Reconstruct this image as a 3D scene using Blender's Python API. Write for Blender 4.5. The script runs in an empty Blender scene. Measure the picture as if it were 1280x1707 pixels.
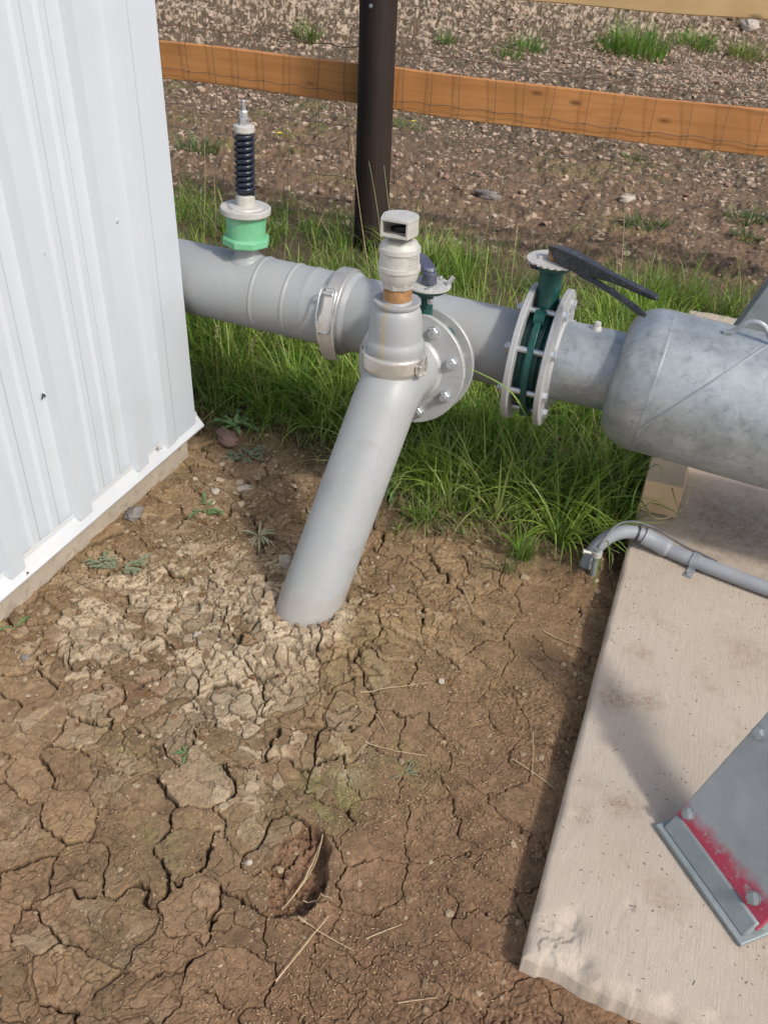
import bpy, bmesh, math, random
import numpy as np
from mathutils import Vector, Matrix
random.seed(7); rng = np.random.default_rng(11)
sc = bpy.context.scene
COL = sc.collection
PI = math.pi

# ------------------------------------------------------------------ camera
FPX, CAMH = 1430.0, 1.5
def _n(v): v = np.array(v, float); return v/np.linalg.norm(v)
_dn = _n([-105, 1997, FPX]); _yd = _n([675, -989, FPX]); _yd = _n(_yd-_dn*_yd.dot(_dn))
RC = np.array([_n(np.cross(_dn, _yd)), _yd, -_dn])
CAM = np.array([0, 0, CAMH])
def _ray(u, v): return RC@np.array([u-640, v-853.5, FPX])/FPX
def at_z(u, v, z=0.): r = _ray(u, v); return Vector(CAM+r*((z-CAMH)/r[2]))
def at_y(u, v, y): r = _ray(u, v); return Vector(CAM+r*(y/r[1]))
def at_x(u, v, x): r = _ray(u, v); return Vector(CAM+r*(x/r[0]))
def depth(p): return float((RC.T@(np.array(p)-CAM))[2])

cd = bpy.data.cameras.new('camera'); cam = bpy.data.objects.new('camera', cd); COL.objects.link(cam)
cd.sensor_fit = 'VERTICAL'; cd.sensor_height = 24; cd.lens = 24*FPX/1707
cd.clip_start = .02; cd.clip_end = 1000
M = Matrix([[RC[i][0], -RC[i][1], -RC[i][2], CAM[i]] for i in range(3)]+[[0, 0, 0, 1]])
cam.matrix_world = M; sc.camera = cam

# ------------------------------------------------------------------ light
SUN = Vector((.98, -.42, 1.0)).normalized()
sd = bpy.data.lights.new('sun', 'SUN'); sd.energy = 2.25; sd.angle = math.radians(5); sd.color = (1, .955, .90)
so = bpy.data.objects.new('sun', sd); COL.objects.link(so)
so.rotation_euler = SUN.to_track_quat('Z', 'Y').to_euler()
w = bpy.data.worlds.new('World'); sc.world = w; w.use_nodes = True
nt = w.node_tree; bg = nt.nodes['Background']
sky = nt.nodes.new('ShaderNodeTexSky'); sky.sky_type = 'NISHITA'; sky.sun_disc = False
sky.sun_elevation = math.asin(SUN.z); sky.sun_rotation = math.atan2(SUN.x, SUN.y)
sky.dust_density = 3.0; sky.air_density = 1.0
nt.links.new(sky.outputs[0], bg.inputs[0]); bg.inputs[1].default_value = .15
sc.view_settings.view_transform = 'Standard'; sc.view_settings.look = 'None'
sc.view_settings.exposure = 0.18; sc.view_settings.gamma = 1

# ------------------------------------------------------------------ materials
def lin(c): return tuple(((x/255+.055)/1.055)**2.4 if x > 10 else x/255/12.92 for x in c)
def nmat(name):
    m = bpy.data.materials.new(name); m.use_nodes = True
    t = m.node_tree; return m, t, t.nodes['Principled BSDF']
def N(t, typ, **k):
    n = t.nodes.new(typ)
    for a, b in k.items():
        if a in n.inputs: n.inputs[a].default_value = b
        else: setattr(n, a, b)
    return n
def ramp(t, fac, stops):
    r = t.nodes.new('ShaderNodeValToRGB'); e = r.color_ramp.elements
    while len(e) < len(stops): e.new(.5)
    for x, (p, c) in zip(e, stops):
        x.position = p; x.color = (c, c, c, 1) if isinstance(c, (int, float)) else (*c, 1)
    t.links.new(fac, r.inputs[0]); return r.outputs[0]
def mix(t, f, a, b, mode='MIX'):
    m = t.nodes.new('ShaderNodeMix'); m.data_type = 'RGBA'; m.blend_type = mode
    for i, v in ((0, f), (6, a), (7, b)):
        if hasattr(v, 'default_value'): t.links.new(v, m.inputs[i])
        else: m.inputs[i].default_value = v if i == 0 else (*v[:3], 1)
    return m.outputs[2]
def coords(t, scale=(1, 1, 1)):
    c = t.nodes.new('ShaderNodeTexCoord'); mp = t.nodes.new('ShaderNodeMapping'); mp.inputs['Scale'].default_value = scale
    t.links.new(c.outputs['Object'], mp.inputs[0]); return mp.outputs[0]
def noise(t, vec, scale, detail=5, rough=.55, dist=0):
    n = t.nodes.new('ShaderNodeTexNoise'); n.inputs['Scale'].default_value = scale; n.inputs['Detail'].default_value = detail
    n.inputs['Roughness'].default_value = rough; n.inputs['Distortion'].default_value = dist
    t.links.new(vec, n.inputs['Vector']); return n.outputs['Fac']
def bump(t, b, h, strength=.3, dist=.002):
    n = t.nodes.new('ShaderNodeBump'); n.inputs['Strength'].default_value = strength; n.inputs['Distance'].default_value = dist
    t.links.new(h, n.inputs['Height']); t.links.new(n.outputs[0], b.inputs['Normal'])
def worn(name, c1, c2, rough=.4, metal=0., scale=9., dirt=None, dirt_amt=.5, bscale=60, bstr=.15, stretch=(1, 1, 1), speck=None):
    """base colour varying between c1 and c2, optional dirt patches and specks"""
    m, t, b = nmat(name); v = coords(t, stretch)
    f = ramp(t, noise(t, v, scale, 6, .6, .3), [(.32, 0.), (.68, 1.)])
    col = mix(t, f, c1, c2)
    if dirt:
        d = ramp(t, noise(t, v, scale*2.3, 8, .7, .6), [(.52, 0.), (.72, dirt_amt)])
        col = mix(t, d, col, dirt)
    if speck:
        s = ramp(t, noise(t, v, 170, 3, .6), [(.66, 0.), (.7, .8)]); col = mix(t, s, col, speck)
    t.links.new(col, b.inputs['Base Color'])
    r = t.nodes.new('ShaderNodeMapRange'); r.inputs[3].default_value = rough-.1; r.inputs[4].default_value = rough+.15
    t.links.new(noise(t, v, scale*3, 4), r.inputs[0]); t.links.new(r.outputs[0], b.inputs['Roughness'])
    b.inputs['Metallic'].default_value = metal
    bump(t, b, noise(t, v, bscale, 5, .6), bstr, .002)
    return m
GREY = worn('grey_paint', (.31, .325, .33), (.355, .368, .37), .42, 0, 4, (.25, .26, .25), .6, 90, .05, speck=(.5, .5, .48))
def scuff(m, zlow=None):
    t = m.node_tree; b = t.nodes['Principled BSDF']; lk = b.inputs['Base Color'].links[0].from_socket; v = coords(t)
    a = ramp(t, noise(t, coords(t, (9, 9, 30)), 3.2, 9, .8, 1.5), [(.655, 0.), (.675, .75)])
    col = mix(t, a, lk, (.62, .62, .6))
    d = ramp(t, noise(t, v, 3.0, 8, .7, .8), [(.48, 0.), (.75, .35)]); col = mix(t, d, col, (.36, .33, .28))
    if zlow is not None:
        tc = t.nodes.new('ShaderNodeTexCoord'); sp_ = t.nodes.new('ShaderNodeSeparateXYZ'); t.links.new(tc.outputs['Object'], sp_.inputs[0])
        ad = t.nodes.new('ShaderNodeMath'); ad.operation = 'MULTIPLY_ADD'; ad.inputs[1].default_value = -.17; t.links.new(noise(t, v, 48, 6, .75), ad.inputs[0]); t.links.new(sp_.outputs['Z'], ad.inputs[2])
        e = ramp(t, ad.outputs[0], [(0., .28), (zlow, 0.)]); col = mix(t, e, col, (.33, .25, .17))
    t.links.new(col, b.inputs['Base Color']); return m
GREYR = scuff(GREY.copy(), .022)
scuff(GREY)
FLANGE = worn('flange_paint', (.36, .37, .37), (.43, .44, .435), .42, .1, 14, (.29, .29, .27), .5, 120, .1)
GALV = worn('galvanised', (.27, .30, .31), (.43, .465, .48), .40, .42, 15, (.16, .185, .195), .75, 30, .2, speck=(.5, .53, .53))
GALVD = worn('galvanised_dull', (.22, .26, .265), (.32, .36, .365), .52, .25, 10, (.22, .25, .26), .6, 60, .06)
ZINC = worn('zinc_bolt', (.55, .58, .6), (.7, .72, .73), .3, .8, 30, (.35, .35, .33), .5)
LATCH = worn('latch_steel', (.62, .58, .53), (.72, .69, .65), .3, .5, 30, (.4, .35, .3), .3)
CAST = worn('cast_aluminium', (.47, .46, .42), (.56, .55, .51), .5, .15, 30, (.30, .28, .23), .45, 260, .35)
STEEL = worn('clamp_steel', (.52, .49, .44), (.62, .6, .56), .33, .6, 25, (.36, .31, .25), .5)
GREEN = worn('green_fitting', (.12, .40, .20), (.18, .48, .27), .5, 0, 20, (.28, .42, .30), .6, 150, .25)
TEAL = worn('teal_casting', (.004, .050, .042), (.009, .085, .070), .35, 0, 25, (.10, .15, .13), .4, 160, .3)
BLACK = worn('black_lever', (.013, .014, .017), (.035, .037, .042), .32, 0, 30, (.17, .165, .155), .7, 150, .25)
NAVY = worn('navy_lever', (.05, .055, .09), (.09, .095, .14), .4, 0, 40, (.3, .3, .3), .4)
SPRING = worn('spring_paint', (.008, .011, .022), (.02, .025, .04), .25, 0, 60)
RUST = worn('rusty_thread', (.24, .11, .04), (.42, .24, .10), .7, 0, 60, (.25, .12, .05), .6, 300, .5)
PVC = worn('conduit_pvc', (.27, .29, .32), (.32, .34, .365), .45, 0, 14, (.35, .33, .29), .4)
CABLE = worn('dark_cable', (.10, .105, .11), (.16, .165, .165), .6, 0, 30)
WIRE = worn('galvanised_wire', (.10, .085, .075), (.20, .175, .155), .6, .3, 60)
RWIRE = worn('rusty_wire', (.14, .07, .045), (.25, .14, .10), .7, .2, 60)
WHITE = worn('white_sheet', (.52, .565, .61), (.545, .59, .63), .42, 0, 2, (.46, .505, .54), .35, 50, .02)
TRIM = worn('white_trim', (.52, .545, .56), (.57, .595, .61), .4, 0, 5, (.58, .55, .48), .5, 50, .02)
STRAWM = worn('dry_straw', (.42, .32, .18), (.55, .44, .27), .8, 0, 60)
SKIRT = worn('concrete_base', (.36, .31, .245), (.44, .385, .31), .9, 0, 12, (.22, .16, .11), .8, 160, .6)
ROCKD = worn('rock_dark', (.14, .125, .115), (.27, .25, .235), .9, 0, 25, (.08, .07, .065), .8, 90, .9)
ROCKP = worn('rock_pale', (.38, .33, .27), (.5, .44, .37), .9, 0, 25, (.27, .2, .14), .8, 90, .8)
ROCKR = worn('rock_red', (.24, .15, .115), (.31, .2, .16), .9, 0, 25, (.15, .1, .08), .8, 90, .8)
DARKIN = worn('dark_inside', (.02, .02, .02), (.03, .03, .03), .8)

def wood_mat(name, c1, c2, ax, knot=True, ring=30):
    m, t, b = nmat(name)
    s = [ring, ring, ring]; s[ax] = 1.6
    v = coords(t, tuple(s)); f = noise(t, v, 1.0, 8, .65, 1.2)
    v2 = coords(t); big = noise(t, v2, 3, 3, .5)
    col = mix(t, ramp(t, f, [(.3, 0.), (.7, 1.)]), c1, c2)
    col = mix(t, ramp(t, big, [(.45, 0.), (.7, .45)]), col, tuple(x*.62 for x in c1))
    if knot:
        s2 = [9, 9, 9]; s2[ax] = 3.2
        vo = t.nodes.new('ShaderNodeTexVoronoi'); vo.inputs['Scale'].default_value = 1; t.links.new(coords(t, tuple(s2)), vo.inputs['Vector'])
        k = ramp(t, vo.outputs['Distance'], [(.04, .85), (.13, 0.)])
        col = mix(t, k, col, tuple(x*.3 for x in c1))
    t.links.new(col, b.inputs['Base Color']); b.inputs['Roughness'].default_value = .75
    bump(t, b, f, .25, .002); return m
RAILM = wood_mat('rail_stained', (.52, .205, .055), (.66, .31, .11), 0)
RAILP = wood_mat('rail_pale', (.62, .40, .17), (.70, .48, .24), 0)
POSTM = wood_mat('post_creosote', (.006, .004, .004), (.034, .016, .009), 2, False, 70)
BLOCKM = wood_mat('block_wood', (.68, .47, .28), (.76, .57, .36), 1)

def attr_mat(name, rough=.9, bscale=(380, 900), bstr=.6, trans=0., vary=.5, spec=.3):
    m, t, b = nmat(name)
    a = t.nodes.new('ShaderNodeAttribute'); a.attribute_name = 'Col'
    col = a.outputs['Color']
    if vary:
        v = coords(t)
        f = noise(t, v, bscale[0]*.25, 7, .7); col = mix(t, vary, col, ramp(t, f, [(.3, .35), (.7, 1.35)]), 'MULTIPLY')
        h = t.nodes.new('ShaderNodeMath'); h.operation = 'ADD'
        t.links.new(noise(t, v, bscale[0]*.4, 6, .65), h.inputs[0]); t.links.new(noise(t, v, bscale[1]*.4, 3, .6), h.inputs[1])
        bump(t, b, h.outputs[0], bstr, .004)
    t.links.new(col, b.inputs['Base Color']); b.inputs['Roughness'].default_value = rough
    b.inputs['Specular IOR Level'].default_value = spec
    if trans:
        tr = t.nodes.new('ShaderNodeBsdfTranslucent'); t.links.new(mix(t, .5, col, (.25, .4, .03)), tr.inputs[0])
        ms = t.nodes.new('ShaderNodeMixShader'); ms.inputs[0].default_value = trans
        t.links.new(b.outputs[0], ms.inputs[1]); t.links.new(tr.outputs[0], ms.inputs[2])
        t.links.new(ms.outputs[0], t.nodes['Material Output'].inputs[0])
    return m
SOIL = attr_mat('soil', bstr=.7)
GRASSM = attr_mat('grass_blades', .42, trans=.4, vary=0, spec=.35)
CHAFF = attr_mat('chaff', .8, vary=0)

# ------------------------------------------------------------------ mesh builder
class MB:
    def __init__(s): s.v = []; s.f = []; s.c = []
    def add(s, vs, fs):
        o = len(s.v); s.v += [tuple(p) for p in vs]; s.f += [tuple(i+o for i in f) for f in fs]; return s
    def lathe(s, prof, o=(0, 0, 0), ax=(0, 0, 1), seg=40, cap=True, a0=None, a1=None):
        o = Vector(o); ax = Vector(ax).normalized()
        q = Vector((0, 0, 1)).rotation_difference(ax)
        vs = []; fs = []; n = len(prof); full = a0 is None
        k = seg if full else seg+1
        for (h, r) in prof:
            for i in range(k):
                a = 2*PI*i/seg if full else a0+(a1-a0)*i/seg
                vs.append(o+q@Vector((r*math.cos(a), r*math.sin(a), h)))
        for j in range(n-1):
            for i in range(seg):
                i2 = (i+1) % k if full else i+1
                fs.append((j*k+i, j*k+i2, (j+1)*k+i2, (j+1)*k+i))
        if cap and full:
            if prof[0][1] > 1e-5: fs.append(tuple(range(k))[::-1])
            if prof[-1][1] > 1e-5: fs.append(tuple((n-1)*k+i for i in range(k)))
        return s.add(vs, fs)
    def cyl(s, a, b, r, seg=20, r2=None):
        a = Vector(a); b = Vector(b); return s.lathe([(0, r), ((b-a).length, r if r2 is None else r2)], a, b-a, seg)
    def tube(s, pts, r, seg=10, closed=False):
        pts = [Vector(p) for p in pts]; n = len(pts); vs = []; fs = []
        rr = r if isinstance(r, (list, tuple)) else [r]*n
        up = None
        for i, p in enumerate(pts):
            d = (pts[(i+1) % n]-pts[i-1]) if closed else (pts[min(i+1, n-1)]-pts[max(i-1, 0)])
            d.normalize()
            if up is None: up = d.orthogonal().normalized()
            up = (up-d*up.dot(d)).normalized(); sd_ = d.cross(up)
            for k in range(seg):
                a = 2*PI*k/seg; vs.append(p+(up*math.cos(a)+sd_*math.sin(a))*rr[i])
        m = n if closed else n-1
        for i in range(m):
            for k in range(seg):
                i2 = (i+1) % n; fs.append((i*seg+k, i*seg+(k+1) % seg, i2*seg+(k+1) % seg, i2*seg+k))
        if not closed: fs += [tuple(range(seg))[::-1], tuple((n-1)*seg+k for k in range(seg))]
        return s.add(vs, fs)
    def box(s, c, d, rot=None):
        c = Vector(c); R = rot if rot is not None else Matrix.Identity(3)
        vs = [c+R@Vector((x*d[0]/2, y*d[1]/2, z*d[2]/2)) for x in (-1, 1) for y in (-1, 1) for z in (-1, 1)]
        return s.add(vs, [(0, 1, 3, 2), (4, 6, 7, 5), (0, 4, 5, 1), (2, 3, 7, 6), (0, 2, 6, 4), (1, 5, 7, 3)])
    def prism(s, poly, d):
        """poly: 3D points, extruded by vector d"""
        n = len(poly); d = Vector(d); poly = [Vector(p) for p in poly]
        return s.add(poly+[p+d for p in poly], [tuple(range(n))[::-1], tuple(range(n, 2*n))]+[(i, (i+1) % n, n+(i+1) % n, n+i) for i in range(n)])
    def ribbon(s, pts, side, wd, th):
        """flat strip along pts; side vector(s) half width; thickness along normal"""
        pts = [Vector(p) for p in pts]; n = len(pts); vs = []; fs = []
        W = wd if isinstance(wd, (list, tuple)) else [wd]*n
        for i, p in enumerate(pts):
            d = (pts[min(i+1, n-1)]-pts[max(i-1, 0)]).normalized()
            sv = (Vector(side)-d*Vector(side).dot(d)).normalized(); nn = d.cross(sv)
            for a, b in ((-1, -1), (1, -1), (1, 1), (-1, 1)): vs.append(p+sv*a*W[i]/2+nn*b*th/2)
        for i in range(n-1):
            for k in range(4): fs.append((i*4+k, i*4+(k+1) % 4, i*4+4+(k+1) % 4, i*4+4+k))
        fs += [(3, 2, 1, 0), (n*4-4, n*4-3, n*4-2, n*4-1)]
        return s.add(vs, fs)
    def hex(s, o, ax, r, h, ph=0.):
        o = Vector(o); ax = Vector(ax).normalized(); q = Vector((0, 0, 1)).rotation_difference(ax)
        def ring(hh, rr): return [o+q@Vector((rr*math.cos(ph+PI*i/3), rr*math.sin(ph+PI*i/3), hh)) for i in range(6)]
        vs = ring(0, r)+ring(h*.85, r)+ring(h, r*.86)
        fs = [(5, 4, 3, 2, 1, 0)]+[(j*6+i, j*6+(i+1) % 6, j*6+6+(i+1) % 6, j*6+6+i) for j in (0, 1) for i in range(6)]+[tuple(range(12, 18))]
        return s.add(vs, fs)
    def build(s, name, mat, parent=None, bevel=0, ang=35, smooth=True):
        me = bpy.data.meshes.new(name); 
        off = Vector(parent.get('_w', (0, 0, 0))) if parent is not None else Vector((0, 0, 0))
        me.from_pydata([(x-off.x, y-off.y, z-off.z) for x, y, z in s.v], [], s.f)
        bm = bmesh.new(); bm.from_mesh(me); bmesh.ops.recalc_face_normals(bm, faces=bm.faces); bm.to_mesh(me); bm.free()
        if smooth:
            me.shade_smooth(); me.set_sharp_from_angle(angle=math.radians(ang))
        me.materials.append(mat)
        o = bpy.data.objects.new(name, me); COL.objects.link(o)
        if parent is not None: o.parent = parent; o['_w'] = tuple(off)
        if smooth and not bevel:
            wn = o.modifiers.new('normals', 'WEIGHTED_NORMAL'); wn.keep_sharp = True
        if bevel:
            b = o.modifiers.new('bevel', 'BEVEL'); b.width = bevel; b.segments = 2; b.limit_method = 'ANGLE'; b.angle_limit = math.radians(40)
        return o
def thing(name, label, cat, loc=(0, 0, 0), group=None):
    o = bpy.data.objects.new(name, None); COL.objects.link(o); o.location = loc; o.empty_display_size = .05
    o['_w'] = tuple(loc); o['label'] = label; o['category'] = cat
    if group: o['group'] = group
    return o
def tag(o, label, cat, group=None, kind=None):
    if label: o['label'] = label
    if cat: o['category'] = cat
    if group: o['group'] = group
    if kind: o['kind'] = kind
    return o
def recentre(o):
    """put a single-mesh thing's origin at its base"""
    me = o.data; n = len(me.vertices); co = np.empty(n*3, np.float32); me.vertices.foreach_get('co', co); co = co.reshape(-1, 3)
    c = (co.min(0)+co.max(0))/2; c[2] = co[:, 2].min(); co -= c; me.vertices.foreach_set('co', co.ravel()); me.update()
    o.location = c.tolist(); return o

# ------------------------------------------------------------------ numpy noise
def h2(ix, iy, seed=0):
    a = (ix.astype(np.int64)*374761393+iy.astype(np.int64)*668265263+seed*974634777) & 0xffffffff
    a = ((a ^ (a >> 13))*1274126177) & 0xffffffff; a = a ^ (a >> 16)
    a = (a*2246822519) & 0xffffffff; a = a ^ (a >> 15)
    return (a & 0xffffff)/float(0xffffff)
def vn(x, y, s=0):
    ix = np.floor(x); iy = np.floor(y); fx = x-ix; fy = y-iy
    fx = fx*fx*fx*(fx*(fx*6-15)+10); fy = fy*fy*fy*(fy*(fy*6-15)+10)
    a = h2(ix, iy, s); b = h2(ix+1, iy, s); c = h2(ix, iy+1, s); d = h2(ix+1, iy+1, s)
    return (a+(b-a)*fx)*(1-fy)+(c+(d-c)*fx)*fy
def fbm(x, y, s=0, oc=4, g=.5):
    t = 0; a = 1; n = 0
    for k in range(oc):
        t = t+a*vn(x*2**k+k*17.3, y*2**k-k*9.1, s+k); n += a; a *= g
    return t/n*2-1
def voro(x, y, s=0):
    """distance to the nearest cell edge, cell hash, edge hash, cell centre offset"""
    ix = np.floor(x); iy = np.floor(y); best = np.full(x.shape, 9.); bx = np.zeros_like(x); by = np.zeros_like(x); bi = np.zeros_like(x); bj = np.zeros_like(x)
    for i in (-1, 0, 1):
        for j in (-1, 0, 1):
            cx = ix+i; cy = iy+j; px = cx+.1+.8*h2(cx, cy, s)-x; py = cy+.1+.8*h2(cx, cy, s+51)-y; d = px*px+py*py
            m = d < best; best = np.where(m, d, best); bx = np.where(m, px, bx); by = np.where(m, py, by); bi = np.where(m, cx, bi); bj = np.where(m, cy, bj)
    ed = np.full(x.shape, 9.); hh = h2(bi, bj, s+7); eh = np.zeros_like(x)
    for i in (-1, 0, 1):
        for j in (-1, 0, 1):
            cx = bi+i; cy = bj+j
            if i == 0 and j == 0: continue
            px = cx+.1+.8*h2(cx, cy, s)-x; py = cy+.1+.8*h2(cx, cy, s+51)-y
            dx = px-bx; dy = py-by; l = np.sqrt(dx*dx+dy*dy)+1e-9
            d = ((px+bx)*dx+(py+by)*dy)/(2*l); m = d < ed
            ed = np.where(m, d, ed); eh = np.where(m, (hh+h2(cx, cy, s+7))*.5, eh)
    eh = (eh*7919.) % 1.
    return ed, hh, eh, bx, by
def sst(a, b, x): t = np.clip((x-a)/(b-a), 0, 1); return t*t*(3-2*t)
def blob(x, y, cx, cy, r): return np.exp(-((x-cx)**2+(y-cy)**2)/r**2)
def interp_edge(x): return np.interp(x, [-3.2, -1.9, -1.45, -1.2, -.95, -.75, -.6, -.42, -.2, 0, .6, 1.5, 4], [2.0, 2.0, 2.17, 2.24, 2.17, 1.98, 1.93, 2.02, 1.96, 2.04, 3.95, 3.95, 3.95])

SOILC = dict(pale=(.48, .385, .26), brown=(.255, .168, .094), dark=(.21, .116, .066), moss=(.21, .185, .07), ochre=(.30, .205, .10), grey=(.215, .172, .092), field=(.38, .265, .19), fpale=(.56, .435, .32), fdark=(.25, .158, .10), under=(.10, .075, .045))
def ground_fn(X, Y):
    h = .012*fbm(X*1.7, Y*1.7, 1, 3)+.006*fbm(X*7, Y*7, 3, 3)
    c = np.zeros(X.shape+(3,)); c[:] = SOILC['brown']
    def blend(m, k): 
        nonlocal c
        m = np.clip(m, 0, 1)[..., None]; c = c*(1-m)+np.array(SOILC[k] if isinstance(k, str) else k)*m
    near = (Y < 2.75) & (Y > .1) & (X > -1.6) & (X < 1.)
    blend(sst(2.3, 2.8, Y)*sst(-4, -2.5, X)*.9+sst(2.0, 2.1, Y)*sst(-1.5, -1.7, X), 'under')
    x = X[near]; y = Y[near]
    # --- cracked mud
    wx = x+.026*fbm(x*19, y*19, 5, 4, .52)+.04*fbm(x*5, y*5, 8, 2); wy = y+.026*fbm(x*19+40, y*19, 6, 4, .52)+.04*fbm(x*5+9, y*5, 9, 2)
    ed1, ch1, eh1, cx1, cy1 = voro(wx/.105, wy/.082, 10)
    ed2, ch2, eh2, cx2, cy2 = voro(wx/.042+5, wy/.036, 20)
    ed3, ch3, eh3, _, _ = voro(wx/.0195+9, wy/.0175, 25)
    d1 = ed1*.092; d2 = ed2*.039; d3 = ed3*.018
    # strength map: strong left and middle, weak lower right; none under the grass
    # coordinates of strong area: left of the line from the riser to bottom centre
    rgt = sst(-.50, -.22, x+.25*(1.2-y)*.6+.06*fbm(x*3, y*3, 31, 3))
    edge = interp_edge(x); grs = sst(-.12, .06, y-edge+.05*fbm(x*8, y*8, 33, 3))
    strong = (1-rgt)*(1-grs); s1 = np.clip(.25+.9*strong+.25*fbm(x*4, y*4, 35, 2), 0, 1)*(1-grs)
    wd1 = (.0007+.0030*s1*sst(.25, .95, eh1)+.0012*fbm(x*30, y*30, 37, 2)*s1)*sst(.18, .3, eh1+.35*s1)
    wd1 = np.maximum(wd1, 0)
    crack1 = 1-sst(.55, 1.05, d1/(wd1+1e-5)); crack1 = crack1*(wd1 > .0003)
    m2 = np.clip(.25+fbm(x*3.2, y*3.2, 41, 3)*1.3+.45*strong+blob(x, y, -.35, 1.75, .35)*.6+.8*blob(x, y, -.9, 1.35, .35), 0, 1)*(1-grs)
    cz = np.clip(1.1*blob(x, y, -.90, 1.33, .27)+.7*blob(x, y, -1.15, 1.28, .2)+.35*blob(x, y, -.7, 1.1, .2)+.22*blob(x, y, -.55, .98, .16), 0, 1)*strong
    m2 = np.clip(m2*(1-.55*rgt)+.8*cz, 0, 1.2); s1 = s1*(1-.35*rgt); wd2 = (.0005+.0020*eh2+.0006*cz)*m2*(eh2 > .3-.35*cz)
    crack2 = (1-sst(.4, 1.3, d2/(wd2+1e-5)))*(wd2 > .0002)
    m3 = np.clip(fbm(x*4.5+3, y*4.5, 43, 3)*1.8+.15+.5*blob(x, y, -.35, 1.75, .3), 0, 1)*(1-grs); wd3 = (.0003+.0009*eh3)*m3*(eh3 > .35); crack3 = (1-sst(.4, 1.5, d3/(wd3+1e-5)))*(wd3 > .0002)
    hn = -crack3*.0022-crack1*(.005+.012*np.minimum(wd1/.003, 1))-crack2*.0045*m2
    # plates: dished, tilted and offset per cell
    hn += strong*((ch1-.5)*.008+(ch2-.5)*.0035*m2+(cx1*(h2(ch1*999, ch1*77, 3)-.5)+cy1*(h2(ch1*777, ch1*55, 4)-.5))*.007)
    crust = np.clip(blob(x, y, -.86, 1.36, .27)+.7*blob(x, y, -1.15, 1.25, .22)+.5*blob(x, y, -.68, 1.36, .1)+.4*fbm(x*6, y*6, 45, 3), 0, 1)*strong
    hn += crust*(ch2-.45)*.011*sst(.0, .12, ed2)
    hn += -.0018*np.exp(-d1/.004)*(wd1 > .0006)*s1      # rounded plate edges
    # roughness: crumbs
    cr = fbm(x*60, y*60, 51, 4, .6); crk = .0042*cr*(.17+.08*(1-rgt)); hn += crk*(1+3*grs)+.0009*fbm(x*190, y*190, 55, 3, .65)
    lump = 1-np.minimum(voro(x/.016, y/.016, 60)[0]*3, 1); lm = np.clip(fbm(x*5, y*5, 61, 3)*1.6-.1, 0, 1)
    hn -= .004*lump*lm
    # soft mounds of the smoother mud on the right
    hn += rgt*(.008*fbm(x*9, y*9, 65, 3)+.0022*fbm(x*28, y*28, 66, 3))*(1-grs)
    # boot hole and other dips
    p = ((x+.425)*.95+(y-.83)*.15); q = (y-.83)
    hole = sst(1.02, .86, np.sqrt(np.maximum((p/.055)**2+(q/.105)**2+.35*fbm(x*30, y*30, 71, 3), 0)))
    hn -= hole*((.010+.034*sst(-.7, .6, p/.055))+.016*fbm(x*38, y*38, 72, 3)+.007*fbm(x*110, y*110, 73, 2))
    hn += .012*blob(x, y, -.35, .93, .05)
    hn -= .018*blob(x, y, -.52, 1.02, .06)+.015*blob(x, y, -.03, 1.75, .10)*sst(-.3, -.1, x)
    gap = sst(-.075, -.01, x)*sst(.6, .8, y); hn += -.010*gap*(1+.6*fbm(x*9, y*9, 74, 2))+.014*sst(-.22, -.03, x)*(1-grs)
    # collar of dry crust round the riser foot
    hn += .040*blob(x, y, -.70, 1.44, .20)*(1-grs); rr = np.sqrt((x+.715)**2+((y-1.465)/1.25)**2); col_ = np.exp(-((rr-.100)/.026)**2)*sst(.06, -.04, y-1.49)
    hn += col_*.018*(.9+.3*fbm(x*20, y*20, 76, 2))
    hn += .02*blob(x, y, -.53, 1.55, .07)*(.5+fbm(x*18, y*18, 77, 3))
    # soil banked up against the shed base, and the rough lip of the lawn
    hn += .02*sst(-1.1, -1.38, x)*(.6+.6*fbm(x*14, y*14, 78, 3))
    hn += .02*np.exp(-((y-edge)/.09)**2)*(fbm(x*16, y*16, 79, 4)+.2)
    hn += -.022*np.exp(-((y-edge+.03)/.04)**2)*sst(.1, .5, fbm(x*6, y*6, 80, 2))
    h[near] += hn
    pz = h2(np.floor(ch1*991), np.floor(ch1*577), 9)
    # --- colours
    f1 = fbm(x*2.6, y*2.6, 90, 4); f2 = fbm(x*9, y*9, 92, 5, .6); f3 = fbm(x*33, y*33, 94, 4, .6)
    C = np.zeros((x.size, 3)); C[:] = SOILC['brown']
    def bl(m, k): 
        nonlocal C
        m = np.clip(m, 0, 1)[:, None]; C = C*(1-m)+np.array(SOILC[k])*m
    bl(rgt*(.55+.5*f2), 'dark'); bl(sst(.95, .55, y)*(.5+.5*f2)*.8, 'dark')
    bl((.45*f1+.5*f2+.1)*strong, 'grey')
    bl(blob(x, y, -.42, 1.65, .42)*(.65+.6*f2), 'ochre'); bl(blob(x, y, -1.2, 1.35, .2)*(.2+f2), 'ochre')
    bl(.72*sst(.62, .70, ch2*.66+cz*.42+.04*f3+.02*f2)*cz**.5, 'pale'); bl(.55*sst(.66, .70, pz*.7+cz*.32)*cz**.5, 'pale')
    bl(.5*crust*(.2+.9*(ch2-.5)+.5*f3)+.35*strong*(ch2 > .7)*(.3+f2), 'pale')
    for bx, by, br in ((-.60, .96, .035), (-.47, .97, .03), (-.80, 1.24, .06), (-.43, 1.06, .03), (-.66, 1.06, .03), (-.98, 1.24, .08)): bl(blob(x, y, bx, by, br)*sst(-.2, .3, f2+(ch2-.5)), 'pale')
    bl(rgt*sst(.1, .6, f2+.5*f3)*.5, 'brown')
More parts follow.
